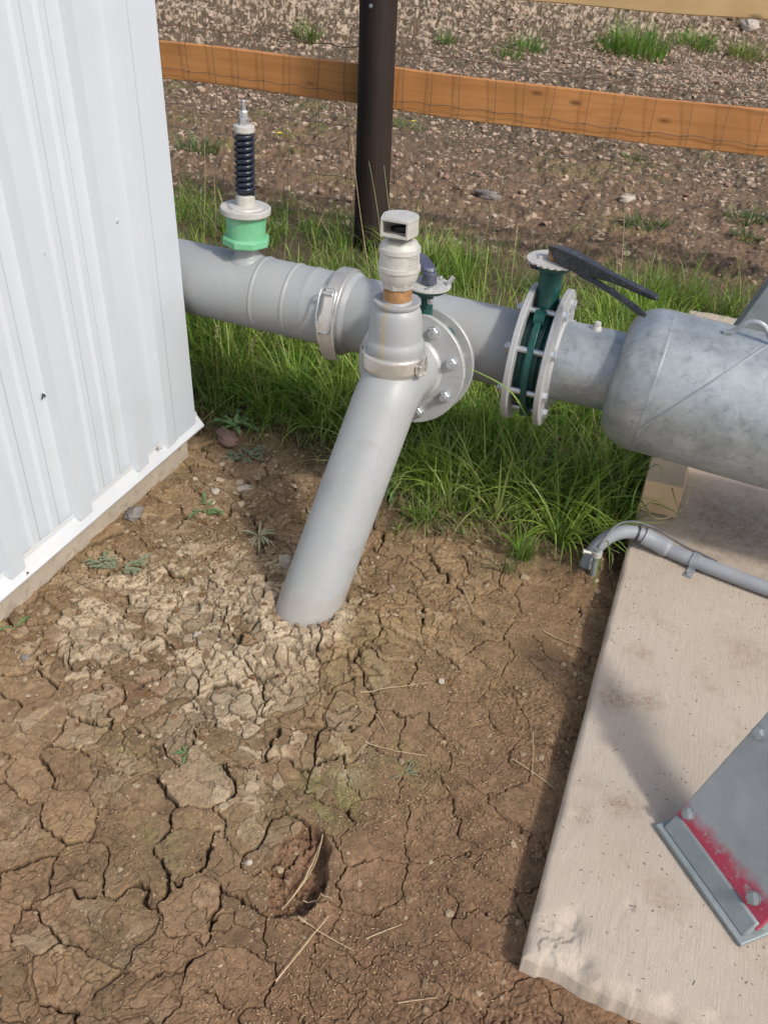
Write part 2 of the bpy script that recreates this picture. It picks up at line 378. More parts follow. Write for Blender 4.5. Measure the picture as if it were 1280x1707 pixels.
    for bx, by, br, ba in ((-.47, 1.01, .07, 1.), (-.40, .98, .05, .9), (-.33, 1.13, .08, .7), (-.92, .93, .07, .9), (-.72, .80, .06, .7), (-.66, .71, .05, .6), (-.55, 1.42, .07, .7), (-.52, 1.30, .06, .6), (-.58, 1.5, .05, .7), (-.85, .7, .06, .5)):
        bl(blob(x, y, bx, by, br*1.15)*ba*.85*sst(-.25, .45, f2+.8*f3+.5*(ch2-.5)), 'moss')
    bl((blob(x, y, -.95, 1.08, .12)+.6*blob(x, y, -.38, 1.23, .05)+.6*blob(x, y, -.9, .85, .09))*sst(-.2, .5, f2+f3)*.8, 'dark')
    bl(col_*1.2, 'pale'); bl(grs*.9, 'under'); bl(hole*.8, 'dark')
    bl(sst(-1.15, -1.35, x)*.5*(.6+f2), 'ochre')
    C *= (1+.30*(ch1-.5)*strong+.22*(ch2-.5)*m2+.30*f3+.18*cr)[:, None]
    C *= (1-.6*np.clip(crack1*(.3+.7*s1)+.6*crack2*m2+.5*crack3*m3, 0, 1))[:, None]     # shade of the cracks painted into the soil colour
    c[near] = C
    # --- field beyond the fence: clods
    far = Y > 3.6; x = X[far]; y = Y[far]; fm = sst(4.15, 4.6, y+.15*fbm(x*1.5, y*1.5, 95, 2))
    yb = y-(13.2+.78*x); bank = sst(-.2, 3.2, yb)
    y0_ = y; y = y+3.6*sst(-.5, 7.5, yb)      # noise runs along the slope
    a = fbm(x*1.1, y*1.1, 100, 3); r1 = 1-np.abs(fbm(x*5, y*5, 101, 4, .6)); 
    e3, c3, _, _, _ = voro(x/.11+.3*fbm(x*9, y*9, 103, 2), y/.11, 105)
    e4, c4, _, _, _ = voro(x/.045+.3*fbm(x*20, y*20, 107, 2), y/.045, 108)
    dome3 = np.sqrt(np.clip(e3*1.8, 0, 1))*c3; dome4 = np.sqrt(np.clip(e4*1.8, 0, 1))*c4
    rough = .75+.35*a+bank*.9
    hf = fm*(.05*a+rough*(.034*(dome3-.4)+.022*(dome4-.4)+.050*(r1-.8)+.022*fbm(x*13, y*13, 113, 4, .55)+.007*fbm(x*45, y*45, 110, 3)))
    yy = y0_-4.3; hf += .05*sst(0, 2, yy)*np.sin(yy*1.3+x*.3)
    hf *= 1-.35*bank; hf += 2.4*sst(-.5, 7.5, yb)+bank*.10*fbm(x*2.2, y*2.2, 112, 4)
    h[far] += hf
    Cf = c[far].copy()
    f1 = fbm(x*1.3, y*1.3, 120, 4, .6); f2 = fbm(x*11, y*11, 122, 4, .6); f4 = fbm(x*40, y*40, 123, 3, .6)
    def bf(m, k): 
        nonlocal Cf
        m = np.clip(m, 0, 1)[:, None]; Cf = Cf*(1-m)+np.array(SOILC[k])*m
    bf(fm*sst(8, 5, y)*.42*(1-bank), 'fdark'); pk = (dome3-.5)*.35+(dome4-.45)*.45+.8*f2+.9*f4+bank*.35+sst(5.5, 12, y)*.22-.05; bf(fm*.72*sst(.10, .6, pk), 'fpale'); bf(fm*.7*sst(-.25, -.65, pk), 'fdark')
    bf(fm*sst(.15, .6, fbm(x*1.7+5, y*2.5, 125, 4)+.35*f4)*.55*(1-bank)*sst(9.5, 6, y0_), 'moss')
    Cf *= (1+.25*f4)[:, None]; c[far] = Cf
    return h, np.clip(c, .01, .9)

# fan-shaped ground sheet, dense where the photograph looks
def fan():
    az = math.radians(-16.5); ax_ = (.16, -.9)
    ts = list(np.linspace(-.46, .46, 1150)); t = .46; st = .46*2/1150
    while t < 5.5: st *= 1.09; t += st; ts.append(t); ts.insert(0, -t)
    ts = np.array(ts); rs = [.02]; r = .02
    while r < 300:
        d = max(r-1.0, .0)
        dr = (d*d+2.25)/2145*1.12
        if r > 4.2: dr *= .5
        if r < 1.15: dr = .012
        if r > 15.5: dr = (r-15.5)*.12+.03
        r += dr; rs.append(r)
    rs = np.array(rs); Rr, T = np.meshgrid(rs, ts, indexing='ij')
    lx = Rr*T; ly = Rr
    X = ax_[0]+lx*math.cos(az)+ly*math.sin(az); Y = ax_[1]+ly*math.cos(az)-lx*math.sin(az)
    return X, Y
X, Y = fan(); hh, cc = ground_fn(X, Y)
nr, nc = X.shape
def grid_mesh(name, P, colr, mat, cyc=False):
    nr, nc = P.shape[:2]; me = bpy.data.meshes.new(name)
    me.vertices.add(nr*nc); me.vertices.foreach_set('co', P.reshape(-1).astype(np.float32))
    i = np.arange(nr*nc).reshape(nr, nc); q = np.stack([i[:-1, :-1], i[:-1, 1:], i[1:, 1:], i[1:, :-1]], -1).reshape(-1, 4)
    me.loops.add(q.size); me.loops.foreach_set('vertex_index', q.ravel().astype(np.int32))
    me.polygons.add(len(q)); me.polygons.foreach_set('loop_start', np.arange(0, q.size, 4, dtype=np.int32))
    me.polygons.foreach_set('loop_total', np.full(len(q), 4, np.int32))
    me.update(calc_edges=True); me.shade_smooth()
    if colr is not None:
        a = me.color_attributes.new('Col', 'FLOAT_COLOR', 'POINT'); cc4 = np.ones((nr*nc, 4), np.float32); cc4[:, :3] = colr.reshape(-1, 3); a.data.foreach_set('color', cc4.ravel())
    me.materials.append(mat); o = bpy.data.objects.new(name, me); COL.objects.link(o); return o
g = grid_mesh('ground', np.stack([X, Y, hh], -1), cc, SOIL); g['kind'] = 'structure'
g2 = MB().box((0, 0, -.35), (600, 600, .1)).build('terrain', worn('far_soil', SOILC['field'], SOILC['brown'], .9, 0, 1)); g2['kind'] = 'structure'
def gh(x, y):
    a, _ = ground_fn(np.array([[float(x)]]), np.array([[float(y)]])); return float(a[0, 0])

def tri_soup(name, V, Fc, colr, mat):
    """V (n,3) F list arrays of quads (m,4) ; colr (n,3)"""
    me = bpy.data.meshes.new(name); me.vertices.add(len(V)); me.vertices.foreach_set('co', V.astype(np.float32).ravel())
    me.loops.add(Fc.size); me.loops.foreach_set('vertex_index', Fc.astype(np.int32).ravel())
    k = Fc.shape[1]; me.polygons.add(len(Fc)); me.polygons.foreach_set('loop_start', np.arange(0, Fc.size, k, dtype=np.int32)); me.polygons.foreach_set('loop_total', np.full(len(Fc), k, np.int32))
    me.update(calc_edges=True); me.shade_smooth()
    if colr is not None:
        a = me.color_attributes.new('Col', 'FLOAT_COLOR', 'POINT'); c4 = np.ones((len(V), 4), np.float32); c4[:, :3] = colr; a.data.foreach_set('color', c4.ravel())
    me.materials.append(mat); o = bpy.data.objects.new(name, me); COL.objects.link(o); return o

# ------------------------------------------------------------------ grass
GC = np.array([(.115, .205, .035), (.18, .295, .042), (.27, .395, .065), (.40, .47, .15), (.075, .16, .042)])
def blades(x, y, z, L, W, az=None, lean=None, colr=None, K=5):
    n = len(x); az = rng.uniform(0, 2*PI, n) if az is None else az
    lean = rng.gamma(2.2, .22, n) if lean is None else lean
    bend = rng.uniform(.3, 1.5, n)
    P = np.zeros((n, K, 2, 3)); pos = np.stack([x, y, z], -1); ang = lean*.45
    dirh = np.stack([np.cos(az), np.sin(az), 0*az], -1); side = np.stack([-np.sin(az), np.cos(az), 0*az], -1)
    tw = rng.uniform(-.8, .8, n); sd2 = side*np.cos(tw)[:, None]+dirh*np.sin(tw)[:, None]
    for k in range(K):
        t = k/(K-1); wk = W*(1-t**1.6)*(.55+.45*min(t*4, 1))+.0003
        P[:, k, 0] = pos-sd2*wk[:, None]/2; P[:, k, 1] = pos+sd2*wk[:, None]/2
        step = L/(K-1); pos = pos+(dirh*np.sin(ang)[:, None]+np.array([0, 0, 1])*np.cos(ang)[:, None])*step[:, None]
        ang = ang+bend*lean*1.1/(K-1)*1.6
    V = P.reshape(-1, 3); b = (np.arange(n)*K*2)[:, None, None]; k = np.arange(K-1)[None, :, None]*2
    F = b+k+np.array([0, 1, 3, 2])[None, None, :]
    if colr is None:
        ci = rng.choice(5, n, p=[.3, .3, .18, .07, .15]); colr = GC[ci]*rng.uniform(.75, 1.3, (n, 1))
        dry = rng.random(n) < .17; colr[dry] = np.array([.38, .31, .15])*rng.uniform(.7, 1.1, (dry.sum(), 1))
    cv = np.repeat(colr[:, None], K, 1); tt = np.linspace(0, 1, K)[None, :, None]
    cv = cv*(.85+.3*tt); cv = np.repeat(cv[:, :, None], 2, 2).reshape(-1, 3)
    return V, F.reshape(-1, 4), cv
def hz(x, y):
    h, _ = ground_fn(x.reshape(1, -1), y.reshape(1, -1)); return h[0]
def merge(parts):
    V = []; F = []; C = []; o = 0
    for v, f, c in parts: V.append(v); F.append(f+o); C.append(c); o += len(v)
    return np.concatenate(V), np.concatenate(F), np.concatenate(C)
def scatter(n, x0, x1, y0, y1, dens):
    x = rng.uniform(x0, x1, n); y = rng.uniform(y0, y1, n); k = rng.random(n) < dens(x, y); return x[k], y[k]
parts = []
def d_main(x, y):
    e = interp_edge(x); d = sst(-.05, .16, y-e+.10*fbm(x*7, y*7, 200, 3))
    far = sst(4.75, 3.9, y+.35*fbm(x*1.6, y*1.6, 201, 3)); clump = .12+1.0*sst(-.22, .3, fbm(x*6, y*6, 202, 3))
    bare = 1-.9*blob(x, y, -1.95, 3.75, .30)
    ok = ((x < -.03) | (y > 3.97)) & ((x > -1.33) | (y > 2.06))
    return d*far*clump*ok*bare*np.where(y > 2.9, .5, 1.)
x, y = scatter(80000, -3.2, .75, 1.85, 4.9, d_main); e = interp_edge(x)
L = (.07+.17*sst(0, .45, y-e))*rng.uniform(.5, 1.5, len(x))*np.where(y > 3.2, .66, 1.)*(.75+.6*sst(-.2, .4, fbm(x*3, y*3, 210, 3))); W = rng.uniform(.0025, .0078, len(x))
azb = np.where((rng.random(len(x)) < .55) & (y < e+.4), rng.normal(-PI/2, .9, len(x)), rng.uniform(0, 2*PI, len(x)))
parts.append(blades(x, y, hz(x, y)-.005, L, W, az=azb, lean=rng.gamma(2.3, .36, len(x))))
# clumped tussocks inside the strip: long arching leaves
cxs, cys = scatter(560, -1.45, .0, 2.15, 4.2, d_main)
for k in range(len(cxs)):
    n = random.randint(18, 40); a = rng.uniform(0, 2*PI, n); r = .03*np.sqrt(rng.random(n)); x = cxs[k]+r*np.cos(a); y = cys[k]+r*np.sin(a)
    Lk = random.uniform(.16, .34)*(1 if cys[k] > 2.4 else .75); sh = GC[random.choice([0, 1, 1, 2, 2, 3])]
    parts.append(blades(x, y, np.full(n, hz(cxs[k:k+1], cys[k:k+1])[0]-.005), Lk*rng.uniform(.6, 1.1, n), rng.uniform(.0035, .0085, n), az=a+rng.normal(0, .4, n), lean=rng.uniform(.25, 1.5, n), colr=sh*rng.uniform(.8, 1.3, (n, 1))))
for k in range(34):
    n = random.randint(10, 20); a = rng.uniform(0, 2*PI, n); cx = rng.uniform(-.60, -.06) if k < 24 else rng.uniform(-1.3, -.75); cy = float(interp_edge(cx))+rng.uniform(.06, .42)
    parts.append(blades(cx+.02*np.cos(a), cy+.02*np.sin(a), np.full(n, hz(np.array([cx]), np.array([cy]))[0]), rng.uniform(.18, .36, n), rng.uniform(.005, .0095, n), az=a, lean=rng.uniform(.4, 1.7, n), colr=GC[random.choice([1, 2, 2, 3])]*rng.uniform(.8, 1.2, (n, 1)), K=8))
x, y = scatter(26000, -1.5, .0, 1.95, 4.6, lambda x, y: d_main(x, y+.06)*.8); n = len(x)
parts.append(blades(x, y, hz(x, y)+.004, rng.uniform(.05, .17, n), rng.uniform(.002, .005, n), lean=rng.uniform(1.2, 3.0, n), colr=np.array([(.36, .30, .16)])*rng.uniform(.45, 1.15, (n, 1))*np.array([1, 1, 1])+np.array([(.0, .05, .0)])*rng.random((n, 1))))
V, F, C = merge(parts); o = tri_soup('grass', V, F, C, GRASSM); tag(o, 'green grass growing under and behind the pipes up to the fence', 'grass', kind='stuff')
# sparse green weeds spread over the churned field
def d_f(x, y): return sst(.1, .55, fbm(x*1.7+5, y*2.5, 125, 4))*sst(9.5, 6, y)+.25*sst(.35, .6, fbm(x*.9, y*.9, 220, 3))*(y < 11)
x, y = scatter(26000, -6.5, 2.5, 4.3, 11, d_f)
V, F, C = blades(x, y, hz(x, y)-.004, rng.uniform(.02, .075, len(x)), rng.uniform(.004, .010, len(x)), lean=rng.uniform(.5, 2.2, len(x)), colr=np.array([(.11, .17, .045)])*rng.uniform(.6, 1.5, (len(x), 1)), K=3)
o = tri_soup('field_weeds', V, F, C, GRASSM); tag(o, 'low patchy green weeds over the churned brown field', 'weeds', kind='stuff')

# ------------------------------------------------------------------ clods and crumbs (stuff)
def ico_rocks(name, x, y, s, mat, cfun, flat=.6, sub=1):
    bm = bmesh.new(); bmesh.ops.create_icosphere(bm, subdivisions=sub, radius=1); v0 = np.array([v.co[:] for v in bm.verts]); f0 = np.array([[v.index for v in f.verts] for f in bm.faces]); bm.free()
    n = len(x); V = np.repeat(v0[None], n, 0)*(1+rng.uniform(-.42, .34, (n, len(v0), 1)))
    sc_ = np.stack([s*rng.uniform(.7, 1.3, n), s*rng.uniform(.7, 1.3, n), s*flat*rng.uniform(.6, 1.2, n)], -1); V = V*sc_[:, None]
    a = rng.uniform(0, 2*PI, n); ca, sa = np.cos(a)[:, None], np.sin(a)[:, None]
    V = np.stack([V[..., 0]*ca-V[..., 1]*sa, V[..., 0]*sa+V[..., 1]*ca, V[..., 2]], -1)
    V += np.stack([x, y, hz(x, y)+s*flat*.25], -1)[:, None]
    F = (np.arange(n)*len(v0))[:, None, None]+f0[None]; C = np.repeat(cfun(x, y)[:, None], len(v0), 1)
    o = tri_soup(name, V.reshape(-1, 3), F.reshape(-1, 3), C.reshape(-1, 3), mat); return o
x, y = scatter(34000, -8, 3.5, 4.2, 15.5, lambda x, y: (.35+.6*sst(-.2, .5, fbm(x*2, y*2, 230, 3)))*sst(4.1, 5.2, y+.5*fbm(x*1.5, y*1.5, 95, 2)))
o = ico_rocks('soil_clods', x, y, .004+.026*rng.random(len(x))**4+.0009*(y-4), SOIL, lambda x, y: np.array(SOILC['field'])+(np.array(SOILC['fpale'])-np.array(SOILC['field']))*np.clip(rng.random((len(x), 1))*1.5-.5, -.5, .9), flat=.7)
tag(o, 'crumbly brown and pale clods covering the field beyond the fence', 'soil clods', kind='stuff'); o.data.polygons.foreach_set('use_smooth', np.zeros(len(o.data.polygons), bool))
def cr_d(x, y): return ((.08+.8*blob(x, y, -1.1, 1.45, .38)+.5*blob(x, y, -1.2, 1.95, .3)+.35*blob(x, y, -.85, 1.2, .2)+.9*blob(x, y, -.43, .78, .07)+.3*blob(x, y, -.45, 1.6, .3)+.25*sst(-.12, -.04, x)*(x < .0))*(x < -.005)*(x > -1.37)*(((x+.712)**2+(y-1.52)**2) > .012))
x, y = scatter(30000, -1.37, 0, .35, 2.3, cr_d)
o = ico_rocks('soil_crumbs', x, y, .0012+.0075*rng.random(len(x))**6, SOIL, lambda x, y: np.array(SOILC['brown'])+(np.array(SOILC['pale'])-np.array(SOILC['brown']))*np.clip(rng.random((len(x), 1))*1.2-.4, -.3, .8), flat=.5)
o.data.polygons.foreach_set('use_smooth', np.zeros(len(o.data.polygons), bool))
tag(o, 'small crumbs of dried mud scattered over the cracked ground', 'soil crumbs', kind='stuff')
def fl_d(x, y): return np.clip(1.1*blob(x, y, -.90, 1.33, .26)+.6*blob(x, y, -1.15, 1.30, .2)+.5*blob(x, y, -1.15, 1.85, .2)+.5*blob(x, y, -.56, .97, .08)+.008, 0, 1)*(x > -1.36)*(((x+.712)**2+(y-1.52)**2) > .013)
x, y = scatter(1500, -1.36, -.1, .5, 2.1, fl_d)
bm = bmesh.new(); bmesh.ops.create_cone(bm, cap_ends=True, segments=7, radius1=1, radius2=.86, depth=1); v0 = np.array([q.co[:] for q in bm.verts]); bmesh.ops.triangulate(bm, faces=bm.faces); f0 = np.array([[q.index for q in f.verts] for f in bm.faces]); bm.free()
n = len(x); s_ = .003+.012*rng.random(n)**2.2; K_ = len(v0)//2; rr_ = rng.uniform(.55, 1.25, (n, 7)); ang_ = np.round((np.arctan2(v0[:, 1], v0[:, 0])/(2*PI)*7)).astype(int) % 7
V = v0[None]*np.stack([rr_[:, ang_], rr_[:, ang_], np.full((n, len(v0)), .42)], -1)*s_[:, None, None]
a = rng.uniform(0, 2*PI, n); tl = rng.normal(0, .22, (n, 2)); ca, sa = np.cos(a)[:, None], np.sin(a)[:, None]
V = np.stack([V[..., 0]*ca*1.25-V[..., 1]*sa, V[..., 0]*sa*1.25+V[..., 1]*ca, V[..., 2]+tl[:, :1]*V[..., 0]+tl[:, 1:]*V[..., 1]], -1)+np.stack([x, y, hz(x, y)+s_*.12], -1)[:, None]
C = np.array(SOILC['brown'])+(np.array(SOILC['pale'])*1.05-np.array(SOILC['brown']))*np.clip(rng.random((n, 1))*1.5-.1, 0, 1.1)
o = tri_soup('mud_flakes', V.reshape(-1, 3), ((np.arange(n)*len(v0))[:, None, None]+f0[None]).reshape(-1, 3), np.repeat(C[:, None], len(v0), 1).reshape(-1, 3), SOIL)
o.data.polygons.foreach_set('use_smooth', np.zeros(len(o.data.polygons), bool)); tag(o, 'broken pale flakes of dried mud between the shed and the riser pipe', 'mud flakes', kind='stuff')
# chaff: thousands of tiny straw bits on the mud
def ch_d(x, y): return (.2+.9*sst(-.6, -.25, x)*sst(1.9, 1.3, y)+.6*blob(x, y, -.62, 1.0, .16)+.9*blob(x, y, -1.05, 1.75, .25)+.5*blob(x, y, -1.25, 1.4, .25))*(x < -.01)*(x > -1.35)*(((x+.712)**2+(y-1.52)**2) > .012)*(.35+.8*sst(-.3, .4, fbm(x*8, y*8, 240, 3)))
x, y = scatter(26000, -1.37, 0, .35, 2.15, ch_d); x2 = rng.uniform(.02, .7, 500); y2 = rng.uniform(.8, 2.1, 500)
n1 = len(x); z = hz(x, y)+.0022; z2 = np.full(500, .0624); x = np.r_[x, x2]; y = np.r_[y, y2]; z = np.r_[z, z2]
n = len(x); a = rng.uniform(0, 2*PI, n); L = rng.uniform(.003, .010, n)*np.where(np.arange(n) < n1, 1, .6); W = rng.uniform(.0008, .0018, n)
d = np.stack([np.cos(a), np.sin(a), rng.normal(0, .12, n)*(np.arange(n) < n1)], -1); s_ = np.stack([-np.sin(a), np.cos(a), 0*a], -1); c0 = np.stack([x, y, z], -1)
q = np.stack([c0-d*L[:, None]/2-s_*W[:, None]/4, c0-s_*W[:, None]/2, c0+d*L[:, None]/2, c0+s_*W[:, None]/2], 1)
up_ = np.array([0, 0, .0007]); V = np.concatenate([q+up_, q-up_], 1).reshape(-1, 3); b = np.arange(n)[:, None, None]*8
F = b+np.array([[0, 1, 2, 3], [7, 6, 5, 4], [0, 4, 5, 1], [1, 5, 6, 2], [2, 6, 7, 3], [3, 7, 4, 0]])[None]
C = np.array([.44, .32, .19])*rng.uniform(.5, 1.3, (n, 1)); C[n1:] *= .35
o = tri_soup('straw_chaff', V, F.reshape(-1, 4), np.repeat(C[:, None], 8, 1).reshape(-1, 3), CHAFF); tag(o, 'tiny bits of straw chaff strewn over the mud and slab', 'straw chaff', kind='stuff')

#@@REST
# ------------------------------------------------------------------ concrete slab
SX1, SY0, SY1, ST = 1.7, .80, 3.93, .062
def slab():
    xs = np.r_[-.001, 0, .002, .005, .009, .014, np.arange(.018, .20, .0028), np.arange(.206, .9, .006), np.arange(.92, SX1-.01, .05), SX1-.005, SX1, SX1+.001]
    ys = np.r_[-.001, 0, .002, .005, .009, .014, np.arange(.018, .16, .0028), np.arange(.166, 1.0, .006), np.arange(1.01, SY1-SY0-.02, .012), SY1-SY0-.005, SY1-SY0, SY1-SY0+.001]
    X, Y = np.meshgrid(xs, ys, indexing='xy'); Z = np.full(X.shape, ST)
    ex = np.minimum(X, SX1-X); ey = np.minimum(Y, SY1-SY0-Y); e = np.minimum(ex, ey)
    wob = .004*fbm(X*20, Y*20, 300, 4)
    Z -= .009*np.clip(1-(e+wob)/.012, 0, 1.2)**2
    Z += .0012*fbm(X*6, Y*6, 301, 3)+.0005*fbm(X*90, Y*30, 302, 3)
    # broken near corner and ragged near edge
    n = fbm(X*28, Y*28, 303, 5, .6); n2 = fbm(X*9, Y*9, 304, 3)
    dc = np.sqrt((X/.9)**2+(Y/.9)**2)
    n3 = fbm(X*95, Y*95, 309, 4, .65); chip = sst(.095, .080, dc+.07*n2+.03*n); Z -= chip*(.0025+.0035*sst(-.04, .04, n)+.0012*n3)
    rag = sst(.028, .0, Y+.014*n+.012*n2)*sst(.0, .1, X); Z -= .010*rag+.004*sst(.03, .0, Y)*np.abs(n)
    for cx, cy, r, dd in ((.095, .02, .018, .014), (.035, .30, .012, .004), (.16, .16, .008, .006), (.07, .09, .02, .01)):
        Z -= dd*blob(X, Y, cx, cy, r)*(1+n)
    Xo = X+.006; Yo = Y+SY0
    Xo = Xo+.0012*fbm(Y*14, X*0, 305, 4)*(ex < .004)+chip*.003*n*(X < .03); Yo = Yo+(.012*fbm(X*14, Y*0+3, 306, 5))*sst(.03, 0, Y)+.004*X*(-3)
    # walls: outer ring pulled down
    ring = np.zeros(X.shape, bool); ring[0] = ring[-1] = True; ring[:, 0] = ring[:, -1] = True
    Z[ring] = -.14; c = None
    return np.stack([Xo, Yo, Z], -1)
m, t, b = nmat('slab_concrete'); v = coords(t)
big = noise(t, v, 2.6, 6, .6); med = noise(t, v, 14, 8, .7, .4); fine = noise(t, v, 420, 4, .7)
col = mix(t, ramp(t, big, [(.35, 0.), (.65, 1.)]), (.53, .462, .382), (.475, .402, .322))
col = mix(t, ramp(t, med, [(.54, 0.), (.72, .55)]), col, (.36, .275, .205))
col = mix(t, ramp(t, fine, [(.35, .35), (.65, 0.)]), col, (.30, .24, .19))
GRIT = noise(t, v, 120, 7, .75)
col = mix(t, ramp(t, GRIT, [(.60, 0.), (.68, .4)]), col, (.66, .61, .54)); col = mix(t, ramp(t, noise(t, v, 210, 4, .6), [(.66, 0.), (.72, .6)]), col, (.24, .19, .15))
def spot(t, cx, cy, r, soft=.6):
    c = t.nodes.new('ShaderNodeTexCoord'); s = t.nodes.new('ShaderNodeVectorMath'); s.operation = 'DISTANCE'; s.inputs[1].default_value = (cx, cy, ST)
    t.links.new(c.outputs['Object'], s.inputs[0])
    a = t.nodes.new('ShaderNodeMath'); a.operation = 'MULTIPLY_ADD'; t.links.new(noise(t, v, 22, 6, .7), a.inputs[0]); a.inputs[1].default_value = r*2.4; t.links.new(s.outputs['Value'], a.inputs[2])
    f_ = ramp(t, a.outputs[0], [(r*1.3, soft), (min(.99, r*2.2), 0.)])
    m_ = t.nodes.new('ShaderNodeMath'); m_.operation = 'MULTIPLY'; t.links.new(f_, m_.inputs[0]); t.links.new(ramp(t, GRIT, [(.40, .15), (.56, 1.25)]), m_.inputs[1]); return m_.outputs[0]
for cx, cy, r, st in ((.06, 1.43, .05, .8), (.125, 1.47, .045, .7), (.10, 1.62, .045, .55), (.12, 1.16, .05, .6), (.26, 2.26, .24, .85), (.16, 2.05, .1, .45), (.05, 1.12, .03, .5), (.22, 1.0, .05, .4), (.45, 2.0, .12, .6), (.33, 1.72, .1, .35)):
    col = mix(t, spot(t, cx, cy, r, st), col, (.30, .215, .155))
t.links.new(col, b.inputs['Base Color']); b.inputs['Roughness'].default_value = .9; b.inputs['Specular IOR Level'].default_value = .2
vb = coords(t, (1, .07, 1)); ad = t.nodes.new('ShaderNodeMath'); ad.operation = 'ADD'
t.links.new(noise(t, vb, 330, 3, .6), ad.inputs[0]); t.links.new(fine, ad.inputs[1]); bump(t, b, ad.outputs[0], .55, .0025)
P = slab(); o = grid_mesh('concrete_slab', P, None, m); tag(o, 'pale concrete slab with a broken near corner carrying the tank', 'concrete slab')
o.data.set_sharp_from_angle(angle=math.radians(60))

# ------------------------------------------------------------------ shed
WX = -1.386
S = thing('metal_shed', 'white ribbed sheet metal shed on a concrete base', 'shed', (WX, 1.0, 0))
def wallprof(y0, y1):
    pts = []
    ribs = [1.735-.265*k for k in range(0, 18)]
    ys = []
    for r in ribs:
        ys += [(r+.034, 0), (r+.024, .026), (r-.022, .026), (r-.032, 0)]
        for mm in (.095, .17): ys += [(r-mm+.020, 0), (r-mm+.010, .006), (r-mm-.010, .006), (r-mm-.020, 0)]
    ys = [(y, d) for y, d in ys if y > y0]; return [(y1, 0)]+ys+[(y0, 0)]
mb = MB(); pr_ = wallprof(-2.6, 1.90); ZB, ZT = .122, 2.5
n = len(pr_); mb.add([(WX+d, y, ZB) for y, d in pr_]+[(WX+d, y, ZT) for y, d in pr_]+[(WX-.03, y, ZB) for y, d in pr_]+[(WX-.03, y, ZT) for y, d in pr_],
       [(i, i+1, n+i+1, n+i) for i in range(n-1)]+[(2*n+i, 3*n+i, 3*n+i+1, 2*n+i+1) for i in range(n-1)]+[(i, 2*n+i, 2*n+i+1, i+1) for i in range(n-1)])
mb.build('wall', WHITE, S, ang=20)
# corner trim: steps out over the sheet and returns round the corner
tp = [(1.852, .003), (1.866, .024), (1.905, .024), (1.916, .019), (2.028, .019), (2.032, .015), (2.032, -.12)]
mb = MB(); n = len(tp); mb.add([(WX+d, y, ZB-.008) for y, d in tp]+[(WX+d, y, ZT) for y, d in tp]+[(WX+d-.003, y-.003, ZB-.008) for y, d in tp]+[(WX+d-.003, y-.003, ZT) for y, d in tp],
   [(i, i+1, n+i+1, n+i) for i in range(n-1)]+[(2*n+i, 3*n+i, 3*n+i+1, 2*n+i+1) for i in range(n-1)]+[(i, 2*n+i, 2*n+i+1, i+1) for i in range(n-1)])
mb.build('corner_trim', WHITE, S, ang=20)
# other walls, roof
MB().box((WX-1.36, 2.0, 1.31), (2.48, .04, 2.38)).build('wall', WHITE, S)
MB().box((WX-2.62, -.3, 1.31), (.04, 4.64, 2.38)).build('wall', WHITE, S)
MB().box((WX-1.33, -2.62, 1.31), (2.62, .04, 2.38)).build('wall', WHITE, S)
MB().prism([(WX+.12, -2.8, 2.49), (WX+.12, -2.8, 2.53), (WX-1.33, -2.8, 3.0), (WX-2.8, -2.8, 2.53), (WX-2.8, -2.8, 2.49), (WX-1.33, -2.8, 2.95)], (0, 5.0, 0)).build('roof', WHITE, S)
# bottom flashing: slopes out to a drip edge, returns down
fp = [(.006, .142), (.008, .128), (.032, .098), (.030, .092), (.027, .094), (.002, .124)]
mb = MB(); mb.prism([(WX+a, -2.6, z) for a, z in fp], (0, 4.655, 0)); mb.build('base_flashing', TRIM, S, ang=20)
mb = MB(); mb.box((WX-1.31, -.3, .0), (2.62, 4.60, .21)); mb.build('concrete_base', SKIRT, S, bevel=.006)
# screws
def screw(p):
    p = Vector(p); k = MB(); k.lathe([(0, .0075), (.0015, .0075), (.002, .005)], p, (1, 0, 0), 14); k.hex(p+Vector((.002, 0, 0)), (1, 0, 0), .0042, .0042); k.build('screw', TRIM, S)
for (u, v, dx) in ((72, 420, 0), (195, 367, 0), (220, 355, .0)): q_ = at_x(u, v, WX+.001); screw((WX+.001, q_.y, q_.z))
for (u, v) in ((40, 932), (157, 836), (250, 757)): q_ = at_x(u, v, WX+.001); screw((WX+.001, q_.y, q_.z))
q_ = at_x(267, 745, WX+.024); screw((WX+.024, q_.y, q_.z))
for i, (u, v, lb, xo) in enumerate(((73, 658, 'small dark moth resting high on the white shed wall', .001), (47, 955, 'small dark moth resting on the bottom flashing of the shed', .022))):
    p = at_x(u, v, WX+xo+.004); k = MB()
    k.lathe([(-.006, .0005), (-.003, .0017), (.002, .0018), (.005, .0012), (.0065, .0003)], p, (0, -.5, .8), 8)
    for sg in (-1, 1): k.ribbon([p+Vector((.001, 0, .002)), p+Vector((.002, .004*sg-.002, -.003)), p+Vector((.0015, .006*sg-.003, -.008))], (0, 1, .2), [.002, .005, .003], .0006)
    o = k.build('moth', BLACK); tag(o, lb, 'moth'); recentre(o)

